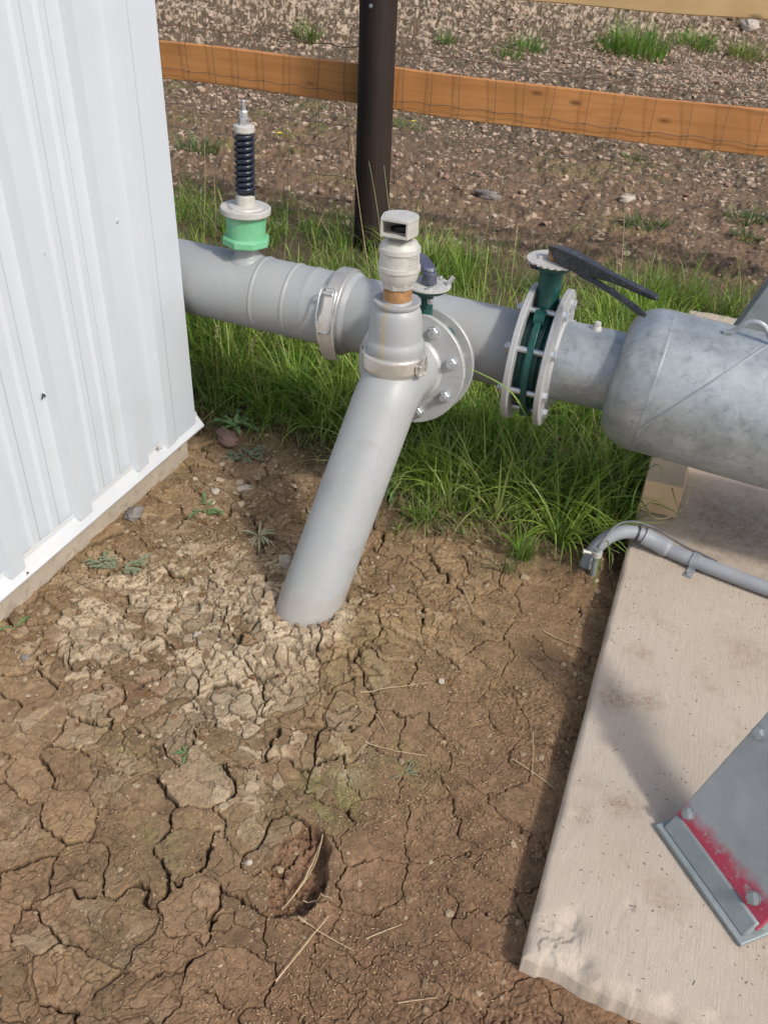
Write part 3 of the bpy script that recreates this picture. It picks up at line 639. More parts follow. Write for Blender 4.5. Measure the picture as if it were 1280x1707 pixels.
# ------------------------------------------------------------------ fence
FY = 4.325
Fn = thing('wooden_fence', 'timber post and rail fence with sagging wire netting behind the pipes', 'fence', (-1.61, 4.2, 0))
def rail(x0, x1, z00, z01, h, y0, mat, nm='rail'):
    k = MB(); n = 26; th = .038; vs = []
    for i in range(n+1):
        t = i/n; x = x0+(x1-x0)*t; z = z00+(z01-z00)*t+.004*math.sin(x*2.1); dz = .003*math.sin(x*7+1); yy = y0+.005*math.sin(x*1.7)
        vs += [(x, yy, z-h/2+dz), (x, yy+th, z-h/2+dz), (x, yy+th, z+h/2+dz*.5), (x, yy, z+h/2+dz*.5)]
    fs = [(i*4+a, i*4+(a+1) % 4, i*4+4+(a+1) % 4, i*4+4+a) for i in range(n) for a in range(4)]+[(3, 2, 1, 0), (n*4, n*4+1, n*4+2, n*4+3)]
    k.add(vs, fs); k.build(nm, mat, Fn, bevel=.004)
# position of edges measured: lower rail 0.64-0.83, upper rail 1.16-1.34
rail(-1.613, 1.35, .742, .731, .186, FY, RAILM); rail(-5.0, -1.617, .765, .742, .178, FY, RAILM)
rail(-1.613, 1.35, 1.252, 1.250, .184, FY, RAILP); rail(-5.0, -1.617, 1.275, 1.252, .184, FY, RAILP)
def post(x, y, r, hgt, lean=0.):
    k = MB(); prof = []
    n = 22
    k2 = MB(); seg = 28; vs = []
    for j in range(n+1):
        z = -.25+(hgt+.25)*j/n
        for i in range(seg):
            a = 2*PI*i/seg; rr = r*(1+.018*math.sin(3*a+x)+.012*math.sin(z*5+a*2)+.006*math.sin(z*23+a*9)); vs.append((x+lean*z+rr*math.cos(a), y+rr*math.sin(a), z))
    fs = [(j*seg+i, j*seg+(i+1) % seg, (j+1)*seg+(i+1) % seg, (j+1)*seg+i) for j in range(n) for i in range(seg)]+[tuple(n*seg+i for i in range(seg))]
    k2.add(vs, fs); return k2
pz = post(-1.648, 4.222, .088, 1.5).build('post', POSTM, Fn, ang=50)
post(1.45, 4.222, .094, 1.5).build('post', POSTM, Fn, ang=50); post(-5.0, 4.222, .094, 1.5).build('post', POSTM, Fn, ang=50)
k = MB(); p = at_y(618, 10, 4.126); k.lathe([(0, .009), (.003, .008), (.004, .002)], p, (0, -1, 0), 12); k.build('nail_head', ZINC, Fn)
# netting: horizontal wires sag and wander, verticals lean
wy = FY-.008
def wire_line(z0, z1, amp, seed, x0=-4.9, x1=1.4, n=170):
    pts = []
    for i in range(n+1):
        x = x0+(x1-x0)*i/n; t = (x-x0)/(x1-x0)
        z = z0+(z1-z0)*t+amp*(float(fbm(np.array([x*1.3]), np.array([seed*3.1]), 400+seed, 3)[0]))+.004*math.sin(x*38+seed)
        yy = wy+.012*(float(fbm(np.array([x*1.1]), np.array([seed*1.7]), 420, 2)[0])-.6)
        pts.append(Vector((x, yy if not (.6 < z < .86) else min(yy, wy), z)))
    return pts
lv = [(.945, .855, .02), (.735, .672, .015), (.56, .52, .03), (.43, .40, .035), (.31, .27, .03), (.20, .17, .03), (.10, .07, .02)]
lines = [wire_line(a, b_, am, i) for i, (a, b_, am) in enumerate(lv)]
MB().tube(lines[0], .0022, 5).build('top_wire', RWIRE, Fn)
k = MB()
for l in lines[1:]: k.tube(l, .0015, 5)
x = -4.85; i = 0
while x < 1.35:
    ln = .02*math.sin(i*2.3)+.012*math.sin(i*5.1); pts = []
    for q, l in enumerate(lines):
        xx = x+ln*q*.35+.006*math.sin(i*7+q*3); j = int(np.clip((xx+4.9)/6.3*170, 0, 170)); pts.append(Vector((xx, l[j].y-.002, l[j].z)))
    P2 = []
    for a, b_ in zip(pts[:-1], pts[1:]):
        P2 += [a, a.lerp(b_, .5)+Vector((.004*math.sin(i*3+a.z*9), 0, 0))]
    P2.append(pts[-1]); k.tube(P2, .0014, 4)
    for q_ in pts[1:-1]: k.tube([q_+Vector((-.004, -.003, -.003)), q_+Vector((.004, -.003, .003))], .0026, 4)
    x += .150+.012*math.sin(i*1.9); i += 1
k.build('wire_netting', WIRE, Fn)

# ------------------------------------------------------------------ main pipe
MY = 2.15
def mz(x): return .545-.026*(x+1.455)
RM = .105; AX = Vector((1, 0, -.026)).normalized(); AP = lambda x: Vector((x, MY, mz(x)))
def xlathe(mb, prof, seg=72, cap=True):
    """prof: (x, r) along the tilted pipe axis"""
    L = AX.x; return mb.lathe([((x+1.455)/L, r) for x, r in prof], AP(-1.455), AX, seg, cap)
Pm = thing('main_pipe', 'grey steel main pipe running from behind the shed to the galvanised tank', 'pipe', (-1.0, MY, .53))
def weldp(x, r, h=.004, w_=.006): return [(x-w_, r), (x-w_*.5, r+h*.8), (x, r+h), (x+w_*.5, r+h*.8), (x+w_, r)]
prof = [(-2.6, RM), (-1.6, RM), (-1.172, RM), (-1.170, RM+.0004), (-1.167, RM+.0028), (-1.163, RM+.0028), (-1.160, RM+.0004), (-1.158, RM)]
prof += [(-1.072, RM), (-1.070, RM+.0004), (-1.067, RM+.0026), (-1.063, RM+.0026), (-1.060, RM+.0002), (-1.058, RM-.0004), (-1.020, RM-.0004), (-1.012, RM+.0018), (-1.004, RM+.0022), (-.996, RM+.0006), (-.990, RM), (-.957, RM), (-.953, RM+.001), (-.944, RM+.009), (-.940, RM+.011), (-.888, RM+.011), (-.884, RM+.009), (-.876, RM+.001), (-.872, RM), (-.792, RM), (-.790, RM+.0003), (-.787, RM+.0024), (-.783, RM+.0024), (-.780, RM+.0003), (-.778, RM), (-.70, RM), (-.4, RM), (-.384, RM)]
mb = MB(); xlathe(mb, prof, 96); mb.build('pipe_body', GREY, Pm, ang=50)
# small saddle stub under the spring valve
mb = MB(); z0 = mz(-1.222)
mb.lathe([(.07, .062), (.098, .052), (.106, .040), (.112, .036), (.135, .036)], (-1.222, MY, z0), (0, 0, 1), 32); mb.build('branch_stub', GREY, Pm, ang=60)
# branch nozzle towards the viewer
BX = -.634; BZ = .515
mb = MB(); mb.lathe([(0, .083), (.13, .083)], (BX, MY-.005, mz(BX)-.015), (0, -1, 0), 40); mb.build('branch_stub', GREY, Pm)
# flange at right end
def flange_prof(x0, x1, R): return [(x0, RM*.99), (x0, R-.002), (x0+.002, R), (x1-.002, R), (x1, R-.002), (x1, RM*.9)]
XA0, XA1, XB0, XB1, RF = -.3945, -.378, -.308, -.2915, .184
mb = MB(); xlathe(mb, [(XA0-.006, RM), (XA0-.0, RM+.006)]+flange_prof(XA0, XA1, RF), 72); fl1 = mb.build('flange', FLANGE, Pm, ang=30)
# band clamp with over-centre latch
mb = MB(); xlathe(mb, [(-.935, RM+.0105), (-.937, RM+.016), (-.933, RM+.0185), (-.897, RM+.0185), (-.893, RM+.016), (-.895, RM+.0105)], 72, cap=False); cl = mb.build('band_clamp', STEEL, Pm, ang=50)
def on_ring(x, r, ph):
    a = math.radians(ph); c = AP(x); return Vector((x, c.y-r*math.cos(a), c.z+r*math.sin(a)))
RL = RM+.030
mb = MB(); pts = [on_ring(-.910, RL+.002+.006*max(0, -(p_+8)/30), p_) for p_ in range(38, -48, -5)]
mb.ribbon(pts, (1, 0, 0), [.028]*5+[.045]*(len(pts)-5), .003)
for sg in (-1, 1): mb.ribbon([on_ring(-.910+sg*.0215, RL+.008, p_) for p_ in (8, 1, -6, -13, -20)], (0, -1, .3), [.004, .012, .014, .010, .003], .0025)
lt = mb.build('latch', LATCH, cl, bevel=.0006); 
mb = MB(); loop = [on_ring(-.916+dx, RL+.006, ph) for dx, ph in ((-.023, 36), (-.022, 43), (-.013, 47), (.013, 47), (.022, 43), (.023, 36), (.023, 16), (.020, 2), (.013, -4), (-.013, -4), (-.020, 2), (-.023, 16))]
mb.tube(loop, .0028, 8, closed=True); mb.cyl(on_ring(-.93, RL+.006, 40), on_ring(-.902, RL+.006, 40), .006, 12); mb.build('wire_bail', ZINC, cl)

# ------------------------------------------------------------------ spring relief valve
SVX = -1.222
def zrow(u, v, w_, y):
    """height and radius of a horizontal ring whose near edge sits at row v with half width w_ (photo pixels)"""
    P = at_y(u, v, y); dp = math.asin((CAMH-P.z)/(P-Vector(CAM)).length); P = at_y(u, v-w_*math.sin(dp)*.97, y); return P.z, w_*depth(P)/FPX
def rings(rows, uf, y): return [zrow(uf(v), v, w_, y) for v, w_ in rows]
uf = lambda v: 411.5-(420-v)*.012
SV = thing('spring_relief_valve', 'spring loaded relief valve with black coil and green hexagon base on the main pipe', 'relief valve', (SVX, MY, .66))
def svl(rows, name, mat, seg=40, ang=35, bev=0):
    pr2 = [(z, r) for z, r in rings(rows, uf, MY)]; k = MB().lathe([(z, r) for z, r in pr2][::-1], (SVX, MY, 0), (0, 0, 1), seg); return k.build(name, mat, SV, ang=ang, bevel=bev)
hz0, hr = zrow(411, 419, 39, MY); hz1, _ = zrow(411, 404, 39, MY)
MB().lathe([(hz0, hr*.93), (hz0+.004, hr*1.03), (hz1-.004, hr*1.03), (hz1, hr*.9)], (SVX, MY, 0), (0, 0, 1), 8).build('hex_base', GREEN, SV, bevel=.002, ang=30)
svl([(364, 33), (366, 33.5), (403, 32.5), (408, 33)], 'green_body', GREEN)
svl([(343, 15), (345, 16), (350, 28), (353, 29), (355, 40), (357, 42), (365, 42), (367, 40), (368, 30)], 'cover_flange', CAST)
svl([(328, 15), (330, 16), (345, 16), (347, 17)], 'spring_seat', CAST)
sz1, sr = zrow(411, 329, 16, MY); sz2, _ = zrow(410, 222, 16, MY)
mb = MB(); pts = []; turns = 10.5
for i in range(int(turns*28)+1):
    a = 2*PI*i/28; t_ = i/(turns*28); pts.append((SVX+(sr-.005)*math.cos(a), MY+(sr-.005)*math.sin(a), sz1+.004+(sz2-sz1-.006)*t_))
mb.tube(pts, .0068, 10); mb.build('coil_spring', SPRING, SV, ang=80)
MB().cyl((SVX, MY, sz1-.01), (SVX, MY, sz2+.01), .015, 20).build('guide_tube', SPRING, SV)
svl([(210, 11), (211, 15), (213, 17.3), (222, 17.6), (224, 16), (225, 12)], 'spring_cap', CAST)
zA, rA = zrow(409, 211, 8.4, MY); zB, _ = zrow(409, 197, 8.4, MY); zC, rC_ = zrow(409, 186, 7.2, MY); zD, rD = zrow(408, 168, 3.6, MY)
MB().hex((SVX, MY, zA), (0, 0, 1), rA*1.05, zB-zA, .3).build('lock_nut', ZINC, SV)
MB().hex((SVX, MY, zB+.0005), (0, 0, 1), rC_*1.05, zC-zB, .8).build('lock_nut', ZINC, SV)
mb = MB(); pr2 = []; z = zB-.01
while z < zD: pr2 += [(z, rD*1.08), (z+.0012, rD*.92)]; z += .0024
pr2.append((zD, rD*.8)); mb.lathe(pr2, (SVX, MY, 0), (0, 0, 1), 14); mb.build('threaded_rod', ZINC, SV, ang=80)

# ------------------------------------------------------------------ hex bolts through a flange pair
def bolts(center, ax, pcd, n, off, back, front, rb, parent, head_front=True, up=Vector((0, 0, 1)), only=None):
    """rod from center+ax*back to center+ax*front with nuts outside; ax points to the head side"""
    ax = Vector(ax).normalized(); side = up.cross(ax).normalized(); upv = ax.cross(side).normalized(); c = Vector(center)
    proto = None
    for i in range(n):
        a = math.radians(off+360/n*i); p = c+side*math.cos(a)*pcd+upv*math.sin(a)*pcd
        if proto is None:
            k = MB(); k.cyl(p+ax*(back[0]-back[1]), p+ax*front[0], rb, 14)
            k.lathe([(0, rb*1.9), (.0022, rb*1.9)], p+ax*front[0], ax, 18); k.hex(p+ax*(front[0]+.0022), ax, rb*1.68, rb*1.2, .3+i)
            if front[1]: k.cyl(p+ax*(front[0]+.002+rb*1.2), p+ax*(front[0]+.002+rb*1.2+front[1]), rb*.95, 12)
            k.lathe([(0, rb*1.9), (.0022, rb*1.9)], p+ax*(back[0]-.0022), ax, 18); k.hex(p+ax*(back[0]-.0022), -ax, rb*1.68, rb*1.35, .7)
            o = k.build('bolt', ZINC, parent); proto = o; p0 = p
        else:
            o = proto.copy(); COL.objects.link(o); o.parent = parent; o.location = Vector(proto.location)+(p-p0)
# ------------------------------------------------------------------ butterfly valve at the right of the main pipe
VX = (XA1+XB0)/2; VC = AP(VX)
BV = thing('butterfly_valve', 'dark green butterfly valve with black lever clamped between two flanges beside the tank', 'butterfly valve', VC)
mb = MB(); rb_ = .128
xlathe(mb, [(XA1+.001, RM), (XA1+.001, rb_), (XA1+.012, rb_), (XA1+.018, rb_+.008), (VX-.006, rb_+.010), (VX-.004, rb_+.016), (VX+.004, rb_+.016), (VX+.006, rb_+.010), (XB0-.018, rb_+.008), (XB0-.012, rb_), (XB0-.001, rb_), (XB0-.001, RM)], 64)
mb.build('valve_body', TEAL, BV, ang=30)
plz = .775; tz = VC.z
mb = MB()   # neck: oval column flaring to the body and the top flange
for_ = []
seg = 28
def oval_col(mb, cx, cy, rows):
    vs = []; n = len(rows)
    for z, a_, b_ in rows:
        for i in range(seg): q = 2*PI*i/seg; vs.append((cx+a_*math.cos(q), cy+b_*math.sin(q), z))
    fs = [(j*seg+i, j*seg+(i+1) % seg, (j+1)*seg+(i+1) % seg, (j+1)*seg+i) for j in range(n-1) for i in range(seg)]+[tuple(range(seg))[::-1], tuple((n-1)*seg+i for i in range(seg))]
    return mb.add(vs, fs)
oval_col(mb, VX, MY, [(tz+.11, .026, .060), (tz+.135, .027, .05), (tz+.155, .028, .038), (tz+.175, .029, .033), (plz-.055, .030, .032), (plz-.03, .031, .034), (plz-.022, .036, .042), (plz-.018, .046, .052), (plz-.006, .046, .052)])
mb.build('neck', TEAL, BV, ang=45)
# ear lugs round the body that the bolts pass through
for a in (62, 118, 242, 298):
    mb = MB(); a = math.radians(a); p = VC+Vector((0, -math.cos(a)*.145, math.sin(a)*.145)); mb.lathe([(-.014, .022), (.014, .022)], p, (1, 0, 0), 20); mb.build('lug', TEAL, BV)
# front rib (spine) coming down from the neck
mb = MB(); pts = []
for a in range(78, -75, -6):
    q = math.radians(a); pts.append(VC+Vector((0, -math.cos(q)*(.148+.006*math.cos(q)), math.sin(q)*.150)))
mb.ribbon(pts, (1, 0, 0), .017, .012); mb.build('rib', TEAL, BV, bevel=.002)
# notch plate
mb = MB(); cp = Vector((VX+.004, MY, plz)); vs = []; nn = 96
for i in range(nn):
    a = 2*PI*i/nn; r = .072
    da = math.degrees(a) % 360
    if 225 < da < 345 and int((da-225)/7.5) % 2: r = .068
    vs.append(cp+Vector((r*math.cos(a), r*math.sin(a), 0)))
mb.prism(vs, (0, 0, .004)); mb.build('notch_plate', CAST, BV, ang=30)
mb = MB(); mb.lathe([(0, .046), (.008, .046)], (cp.x, cp.y, plz-.009), (0, 0, 1), 30)
for a in (150, 215): q = math.radians(a); mb.hex(cp+Vector((.055*math.cos(q), .055*math.sin(q), -.016)), (0, 0, 1), .010, .015)
mb.build('mounting_pad', BLACK, BV)
mb = MB(); mb.hex(cp+Vector((-.035, -.012, .004)), (0, 0, 1), .0075, .006); mb.cyl(cp+Vector((0, 0, 0)), cp+Vector((0, 0, .024)), .012, 16); mb.build('stem', CAST, BV)
# lever: channel-section handle with a trigger below
h0 = cp+Vector((-.018, .006, .020)); h1 = at_z(1096, 495, plz+.030); dvec = (h1-h0); dl = dvec.length; dd = dvec.normalized(); sdv = Vector((-dd.y, dd.x, 0)).normalized()
def hp(t, up=0., s=0.): return h0+dvec*t+Vector((0, 0, up))+sdv*s
LV = thing('tmp', '', '') ; bpy.data.objects.remove(LV)
mb = MB(); ts_ = [0, .05, .12, .22, .34, .46, .6, .75, .9, .97, 1.0]
up_p = [.012, .016, .018, .018, .015, .011, .007, .004, .001, -.001, -.003]
wd = [.022, .032, .036, .034, .028, .023, .021, .021, .022, .020, .012]
mb.ribbon([hp(t_, u_) for t_, u_ in zip(ts_, up_p)], sdv, wd, .006)
for sg in (-1, 1):
    n_ = 9; T_ = [0.02+i*.98/(n_-1)*1.0 for i in range(n_)]
    top = [np.interp(t_, ts_, up_p) for t_ in T_]; wdt = [np.interp(t_, ts_, wd) for t_ in T_]
    dpth = [.014, .032, .036, .032, .022, .015, .012, .010, .006]
    vs = []
    for i, t_ in enumerate(T_):
        for (zz, ss) in ((top[i], wdt[i]/2), (top[i], wdt[i]/2-.005), (top[i]-dpth[i], wdt[i]/2-.005), (top[i]-dpth[i], wdt[i]/2)): vs.append(hp(t_, zz, ss*sg))
    mb.add(vs, [(i*4+a, i*4+(a+1) % 4, i*4+4+(a+1) % 4, i*4+4+a) for i in range(n_-1) for a in range(4)]+[(0, 1, 2, 3), (n_*4-1, n_*4-2, n_*4-3, n_*4-4)])
hd = mb.build('lever', BLACK, BV, bevel=.002)
tp_end = at_z(1074, 526, plz+.004)
mb = MB(); a0_ = hp(.20, -.006); pts = [a0_, hp(.30, -.016), hp(.38, -.022, -.003)]; e_ = tp_end; s0 = pts[-1]
for i in range(1, 9): pts.append(s0.lerp(e_, i/8)+Vector((0, 0, .004*math.sin(PI*i/8))))
mb.tube(pts, [.009, .010, .009]+[.0075]*5+[.008, .0085, .005], 12); mb.build('trigger', BLACK, hd, ang=60)
mb = MB(); mb.lathe([(0, .021), (.020, .021), (.024, .016)], cp+Vector((.0, 0, .005)), (0, 0, 1), 20); mb.build('lever_hub', RUST, hd)
bolts(VC, AX, .147, 8, 22.5-4, (XA0-VX, .018), (XB1-VX, 0), .0085, BV)

# ------------------------------------------------------------------ galvanised tank
TK = thing('galvanised_tank', 'large galvanised cylindrical tank with a domed end and spiral weld', 'tank', (.6, MY, .3))
RT = .186
TX = Vector((1, 0, -.072)).normalized(); T0 = AP(-.128)
def tlathe(mb, prof, seg=112): return mb.lathe([((x+.128)/TX.x, r) for x, r in prof], T0, TX, seg)
def TP(x): return T0+TX*((x+.128)/TX.x)
mb = MB(); xlathe(mb, flange_prof(XB0, XB1, RF)+[(XB1, RM+.006), (XB1+.006, RM)], 72); mb.build('flange', FLANGE, TK, ang=30)
mb = MB(); xlathe(mb, [(XB1-.002, RM), (-.20, RM), (-.13, RM), (-.118, RM+.003), (-.105, RM+.001)], 72); mb.build('neck', GALV, TK, ang=50)
pf = [(-.137, RM-.002)]
for i in range(1, 15):
    a = PI/2*i/14; pf.append((-.137+.088*(1-math.cos(a))**.95, RM+.002+(RT-RM-.002)*math.sin(a)**.8))
pf += [(-.042, RT), (-.041, RT+.0006), (-.037, RT+.0009), (-.033, RT+.0006), (-.032, RT), (1.5, RT), (1.6, RT*.8), (1.66, RT*.4), (1.68, .0)]
mb = MB(); tlathe(mb, pf); mb.build('shell', GALV, TK, ang=60)
# spiral weld seam
mb = MB(); pts = []
for i in range(40):
    t_ = i/39; r_ = Vector(_ray(1060+235*t_, 719-154*t_)); o_ = Vector(CAM)-T0; dd_ = r_-TX*r_.dot(TX); oo_ = o_-TX*o_.dot(TX)
    A_ = dd_.dot(dd_); B_ = 2*dd_.dot(oo_); C_ = oo_.dot(oo_)-(RT+.0002)**2; pts.append(Vector(CAM)+r_*((-B_-math.sqrt(max(B_*B_-4*A_*C_, 0)))/(2*A_)))
mb.tube(pts, .0026, 8); mb.build('weld_seam', GALVD, TK)
# plug on the neck, lifting lug on the shell
q_ = AP(-.205)+Vector((0, 0, RM)); mb = MB(); mb.lathe([(-.006, .014), (.004, .012), (.008, .010)], q_, (0, 0, 1), 16); mb.hex(q_+Vector((0, 0, .008)), (0, 0, 1), .009, .012); mb.build('plug', CAST, TK)
lgc = [at_y(*a_, MY-.02) for a_ in ((1206, 543), (1218, 549), (1232, 545), (1243, 534), (1258, 527), (1275, 524), (1290, 527), (1304, 538), (1315, 556))]
def shell_top(p, ex=0): c_ = TP(p.x); dy = p.y-c_.y; return c_.z+math.sqrt(max(RT**2-dy**2, 0))+ex
base = [Vector((.095+.012*i, MY-.03, 0)) for i in range(12)]
hts = [.004, .006, .014, .030, .042, .046, .046, .042, .030, .014, .006, .004]
mb = MB(); mb.tube([Vector((p.x, p.y, shell_top(p, h_))) for p, h_ in zip(base, hts)], .0065, 10); mb.build('lifting_lug', GALV, TK)

# support legs of the tank
def leg_frame(origin, edge, back, k):
    e_ = Vector(edge).normalized(); u_ = (Vector((0, 0, 1))+Vector(back).normalized()*k).normalized(); n_ = e_.cross(u_).normalized(); return Vector(origin), e_, u_, n_
Pa = at_z(1090, 1379, ST+.001); Pb = at_z(1232, 1580, ST+.001); e_ = (Pb-Pa); wl = e_.length; e_.normalize(); bk = Vector((-e_.y, e_.x, 0))
if bk.x < 0: bk = -bk
LG = thing('tank_support', 'grey galvanised steel leg plate with red paint along its foot, bolted down on the slab', 'tank support', (Pa+Pb)/2)
up_ = (Vector((0, 0, 1))+bk*.52).normalized(); nrm = e_.cross(up_).normalized()
if nrm.dot(Vector((0, -1, 0))) < 0: nrm = -nrm
m, t, b = nmat('leg_plate'); v = coords(t)
gcol = mix(t, ramp(t, noise(t, v, 11, 7, .65, .5), [(.3, 0.), (.7, 1.)]), (.31, .34, .345), (.44, .465, .465))
# red marking paint sprayed along the plate's foot (a band measured up the plate)
tc = t.nodes.new('ShaderNodeTexCoord'); dp_ = t.nodes.new('ShaderNodeVectorMath'); dp_.operation = 'DOT_PRODUCT'; dp_.inputs[1].default_value = up_[:]
t.links.new(tc.outputs['Object'], dp_.inputs[0])
de_ = t.nodes.new('ShaderNodeVectorMath'); de_.operation = 'DOT_PRODUCT'; de_.inputs[1].default_value = e_[:]; t.links.new(tc.outputs['Object'], de_.inputs[0])
ma = t.nodes.new('ShaderNodeMath'); ma.operation = 'MULTIPLY_ADD'; t.links.new(noise(t, v, 38, 6, .7), ma.inputs[0]); ma.inputs[1].default_value = .045; LO = (Pa+Pb)/2;  t.links.new(dp_.outputs['Value'], ma.inputs[2])
mb_ = t.nodes.new('ShaderNodeMath'); mb_.operation = 'MULTIPLY_ADD'; t.links.new(de_.outputs['Value'], mb_.inputs[0]); mb_.inputs[1].default_value = -.10; t.links.new(ma.outputs[0], mb_.inputs[2])
sh_ = t.nodes.new('ShaderNodeMath'); sh_.operation = 'SUBTRACT'; t.links.new(mb_.outputs[0], sh_.inputs[0]); sh_.inputs[1].default_value = float((Pa+bk*.030+Vector((0, 0, .024))-LO).dot(up_))
rf = ramp(t, sh_.outputs[0], [(.058, 1.), (.085, 0.)])
sc_ = ramp(t, noise(t, coords(t, (1, 1, 1)), 55, 5, .75, 1.), [(.56, 1.), (.64, .12)])
mm = t.nodes.new('ShaderNodeMath'); mm.operation = 'MULTIPLY'; t.links.new(rf, mm.inputs[0]); t.links.new(sc_, mm.inputs[1])
col = mix(t, mm.outputs[0], gcol, (.52, .06, .11)); t.links.new(col, b.inputs['Base Color']); b.inputs['Roughness'].default_value = .55; b.inputs['Metallic'].default_value = .15
bump(t, b, noise(t, v, 60, 4), .06, .002)
LEGM = m
# plate: starts 1.5 cm above the toe angle
o0 = Pa+bk*.030+e_*.006+Vector((0, 0, .024)); pw = wl-.012; pl = .56
k = MB(); k.prism([o0, o0+e_*pw, o0+e_*pw+up_*pl, o0+up_*pl], -nrm*.010); k.build('web_plate', LEGM, LG, bevel=.0035)
k = MB()
for sft in (0, pw-.010): k.prism([o0+e_*sft-nrm*.0102, o0+e_*(sft+.010)-nrm*.0102, o0+e_*(sft+.010)-nrm*.07, o0+e_*sft-nrm*.07], up_*pl)
k.build('side_flange', GALVD, LG, bevel=.003)
k = MB(); ot = o0+up_*pl; k.prism([ot-e_*.02+nrm*.01, ot-e_*.02+nrm*.01+up_*.010, ot-e_*.02-nrm*.09+up_*.010, ot-e_*.02-nrm*.09], e_*(pw+.04)); k.build('top_plate', GALVD, LG, bevel=.002)
# toe: foot plate and upstand
fz = Vector((0, 0, 1))
k = MB(); k.prism([Pa, Pa+e_*wl, Pa+e_*wl+bk*.16, Pa+bk*.16], fz*.010); k.build('foot_plate', GALVD, LG, bevel=.002)
k = MB(); a_ = Pa+e_*.010+bk*.010+fz*.0102; k.prism([a_, a_+bk*.020, a_+bk*.034+fz*.026, a_+bk*.022+fz*.030], e_*(wl-.02)); k.build('toe_angle', GALVD, LG, bevel=.003)
def leg_bolt(u, v):
    # intersect the pixel ray with the plate plane
    r_ = Vector(_ray(u, v)); c_ = Vector(CAM); t_ = (o0-c_).dot(nrm)/r_.dot(nrm); p = c_+r_*t_
    k = MB(); k.lathe([(0, .0125), (.0025, .0125)], p+nrm*.0004, nrm, 22); k.hex(p+nrm*.0029, nrm, .0115, .009, random.random()); k.lathe([(0, .0082), (.0012, .0078), (.0016, .004)], p+nrm*.0115, nrm, 18); k.build('bolt', GALV, LG)
leg_bolt(1148, 1356); leg_bolt(1257, 1497); leg_bolt(1266, 1222)
# far strut
def strut():
    T = thing('steel_strut', 'dull grey steel strut rising from the slab behind the tank', 'steel strut', (.13, 2.9, ST))
    b0 = at_z(1112, 698, ST+.0102); q1 = at_y(1283, 470, b0.y+.04); d_ = (q1-b0).normalized(); b1 = b0+d_*1.05
    s_ = Vector((0, 1, 0)); w2 = d_.cross(s_).normalized(); w2 = w2 if w2.x > 0 else -w2
    k = MB(); W = .085
    k.prism([b0, b0+w2*W, b0+w2*W+s_*.010, b0+s_*.010], b1-b0); k.prism([b0+s_*.0105, b0+w2*.010+s_*.0105, b0+w2*.010+s_*.08, b0+s_*.08], b1-b0); k.build('angle_bar', GALVD, T, bevel=.003)
    k = MB(); k.box((b0.x+.075, b0.y+.045, ST+.005), (.14, .12, .010)); k.build('foot_plate', GALVD, T, bevel=.002)
    k = MB(); k.hex((b0.x+.12, b0.y+.02, ST+.0104), (0, 0, 1), .012, .010); k.build('bolt', ZINC, T)
    return T
strut()
# ------------------------------------------------------------------ timber block under the tank
k = MB(); k.box((.062, 2.215+.20, ST+.056), (.108, .40, .106)); bl_ = k.build('timber_block', BLOCKM, bevel=.004); tag(bl_, 'short sawn timber block on the slab edge under the tank', 'timber block'); recentre(bl_)
k = MB()
ep = (Vector((.005, 2.2145, ST+.01)))

# ------------------------------------------------------------------ riser pipe with elbow and front flange
RP = thing('riser_pipe', 'grey pipe slanting up out of the cracked mud to the front flange', 'pipe', (-.688, 1.437, 0))
PR = .0805
b0 = at_z(508, 1030, 0); FC = Vector((-.634, 1.935, .508)); BN = Vector((.045, .975, -.16)).normalized()   # branch axis, pointing away
el = FC-BN*.115; d1 = (el-b0).normalized(); pass
def pipe_path(r, pts, seg=64): return MB().tube(pts, r, seg)
pts = [b0-d1*.35, b0, el-d1*.075]
for i in range(1, 8):
    t_ = i/8; A = el-d1*.075; B = el; C_ = el+BN*.075; pts.append(A*(1-t_)**2+B*2*t_*(1-t_)+C_*t_**2)
pts += [el+BN*.075, FC-BN*.002]
pipe_path(PR, pts).build('pipe_body', GREYR, RP, ang=60)
mb = MB(); RB = .147
mb.lathe([(-.012, PR+.001), (-.006, PR+.007), (0, PR+.008), (.0, RB-.002), (.002, RB), (.014, RB), (.016, RB-.002), (.016, PR*.8)], FC-BN*.0, BN, 72); mb.build('flange', FLANGE, RP, ang=30)
mb = MB(); wl_ = []
c_ = el-d1*.078
mb.lathe([(-.004, PR-.001), (-.002, PR+.0022), (.002, PR+.0022), (.004, PR-.001)], c_, d1, 48, cap=False)
pass
# second valve on the branch
BC = FC+BN*.046
BV2 = thing('butterfly_valve', 'teal green butterfly valve with navy lever, hidden behind the silver air valve', 'butterfly valve', BC)
mb = MB(); mb.lathe([(-.028, PR), (-.028, .104), (-.018, .110), (.018, .110), (.028, .104), (.028, PR)], BC, BN, 56); mb.build('valve_body', TEAL, BV2, ang=30)
p2 = at_y(711, 474, BC.y); nz = p2.z; nx = BC.x+.012; ny = BC.y
mb = MB(); oval_col(mb, nx, ny, [(BC.z+.095, .036, .024), (BC.z+.115, .026, .024), (BC.z+.13, .020, .022), (nz-.03, .020, .022), (nz-.018, .024, .024), (nz-.014, .05, .045), (nz-.003, .056, .05)]); mb.build('neck', TEAL, BV2, ang=45)
mb = MB(); mb.lathe([(0, .0), (0.0, .058), (.004, .058), (.004, 0)], (nx+.004, ny, nz-.002), (0, 0, 1), 48, cap=False); mb.build('notch_plate', CAST, BV2, ang=30)
mb = MB(); c3 = Vector((nx, ny, nz)); q2 = c3+Vector((.050, .012, .002)); mb.tube([q2, q2+Vector((.006, .004, .010)), q2+Vector((.012, .008, .022))], [.004, .006, .006], 8); mb.build('stop_lug', ZINC, BV2)
mb = MB(); mb.hex(c3+Vector((.018, -.036, .002)), (0, 0, 1), .008, .006); mb.build('bolt', ZINC, BV2)
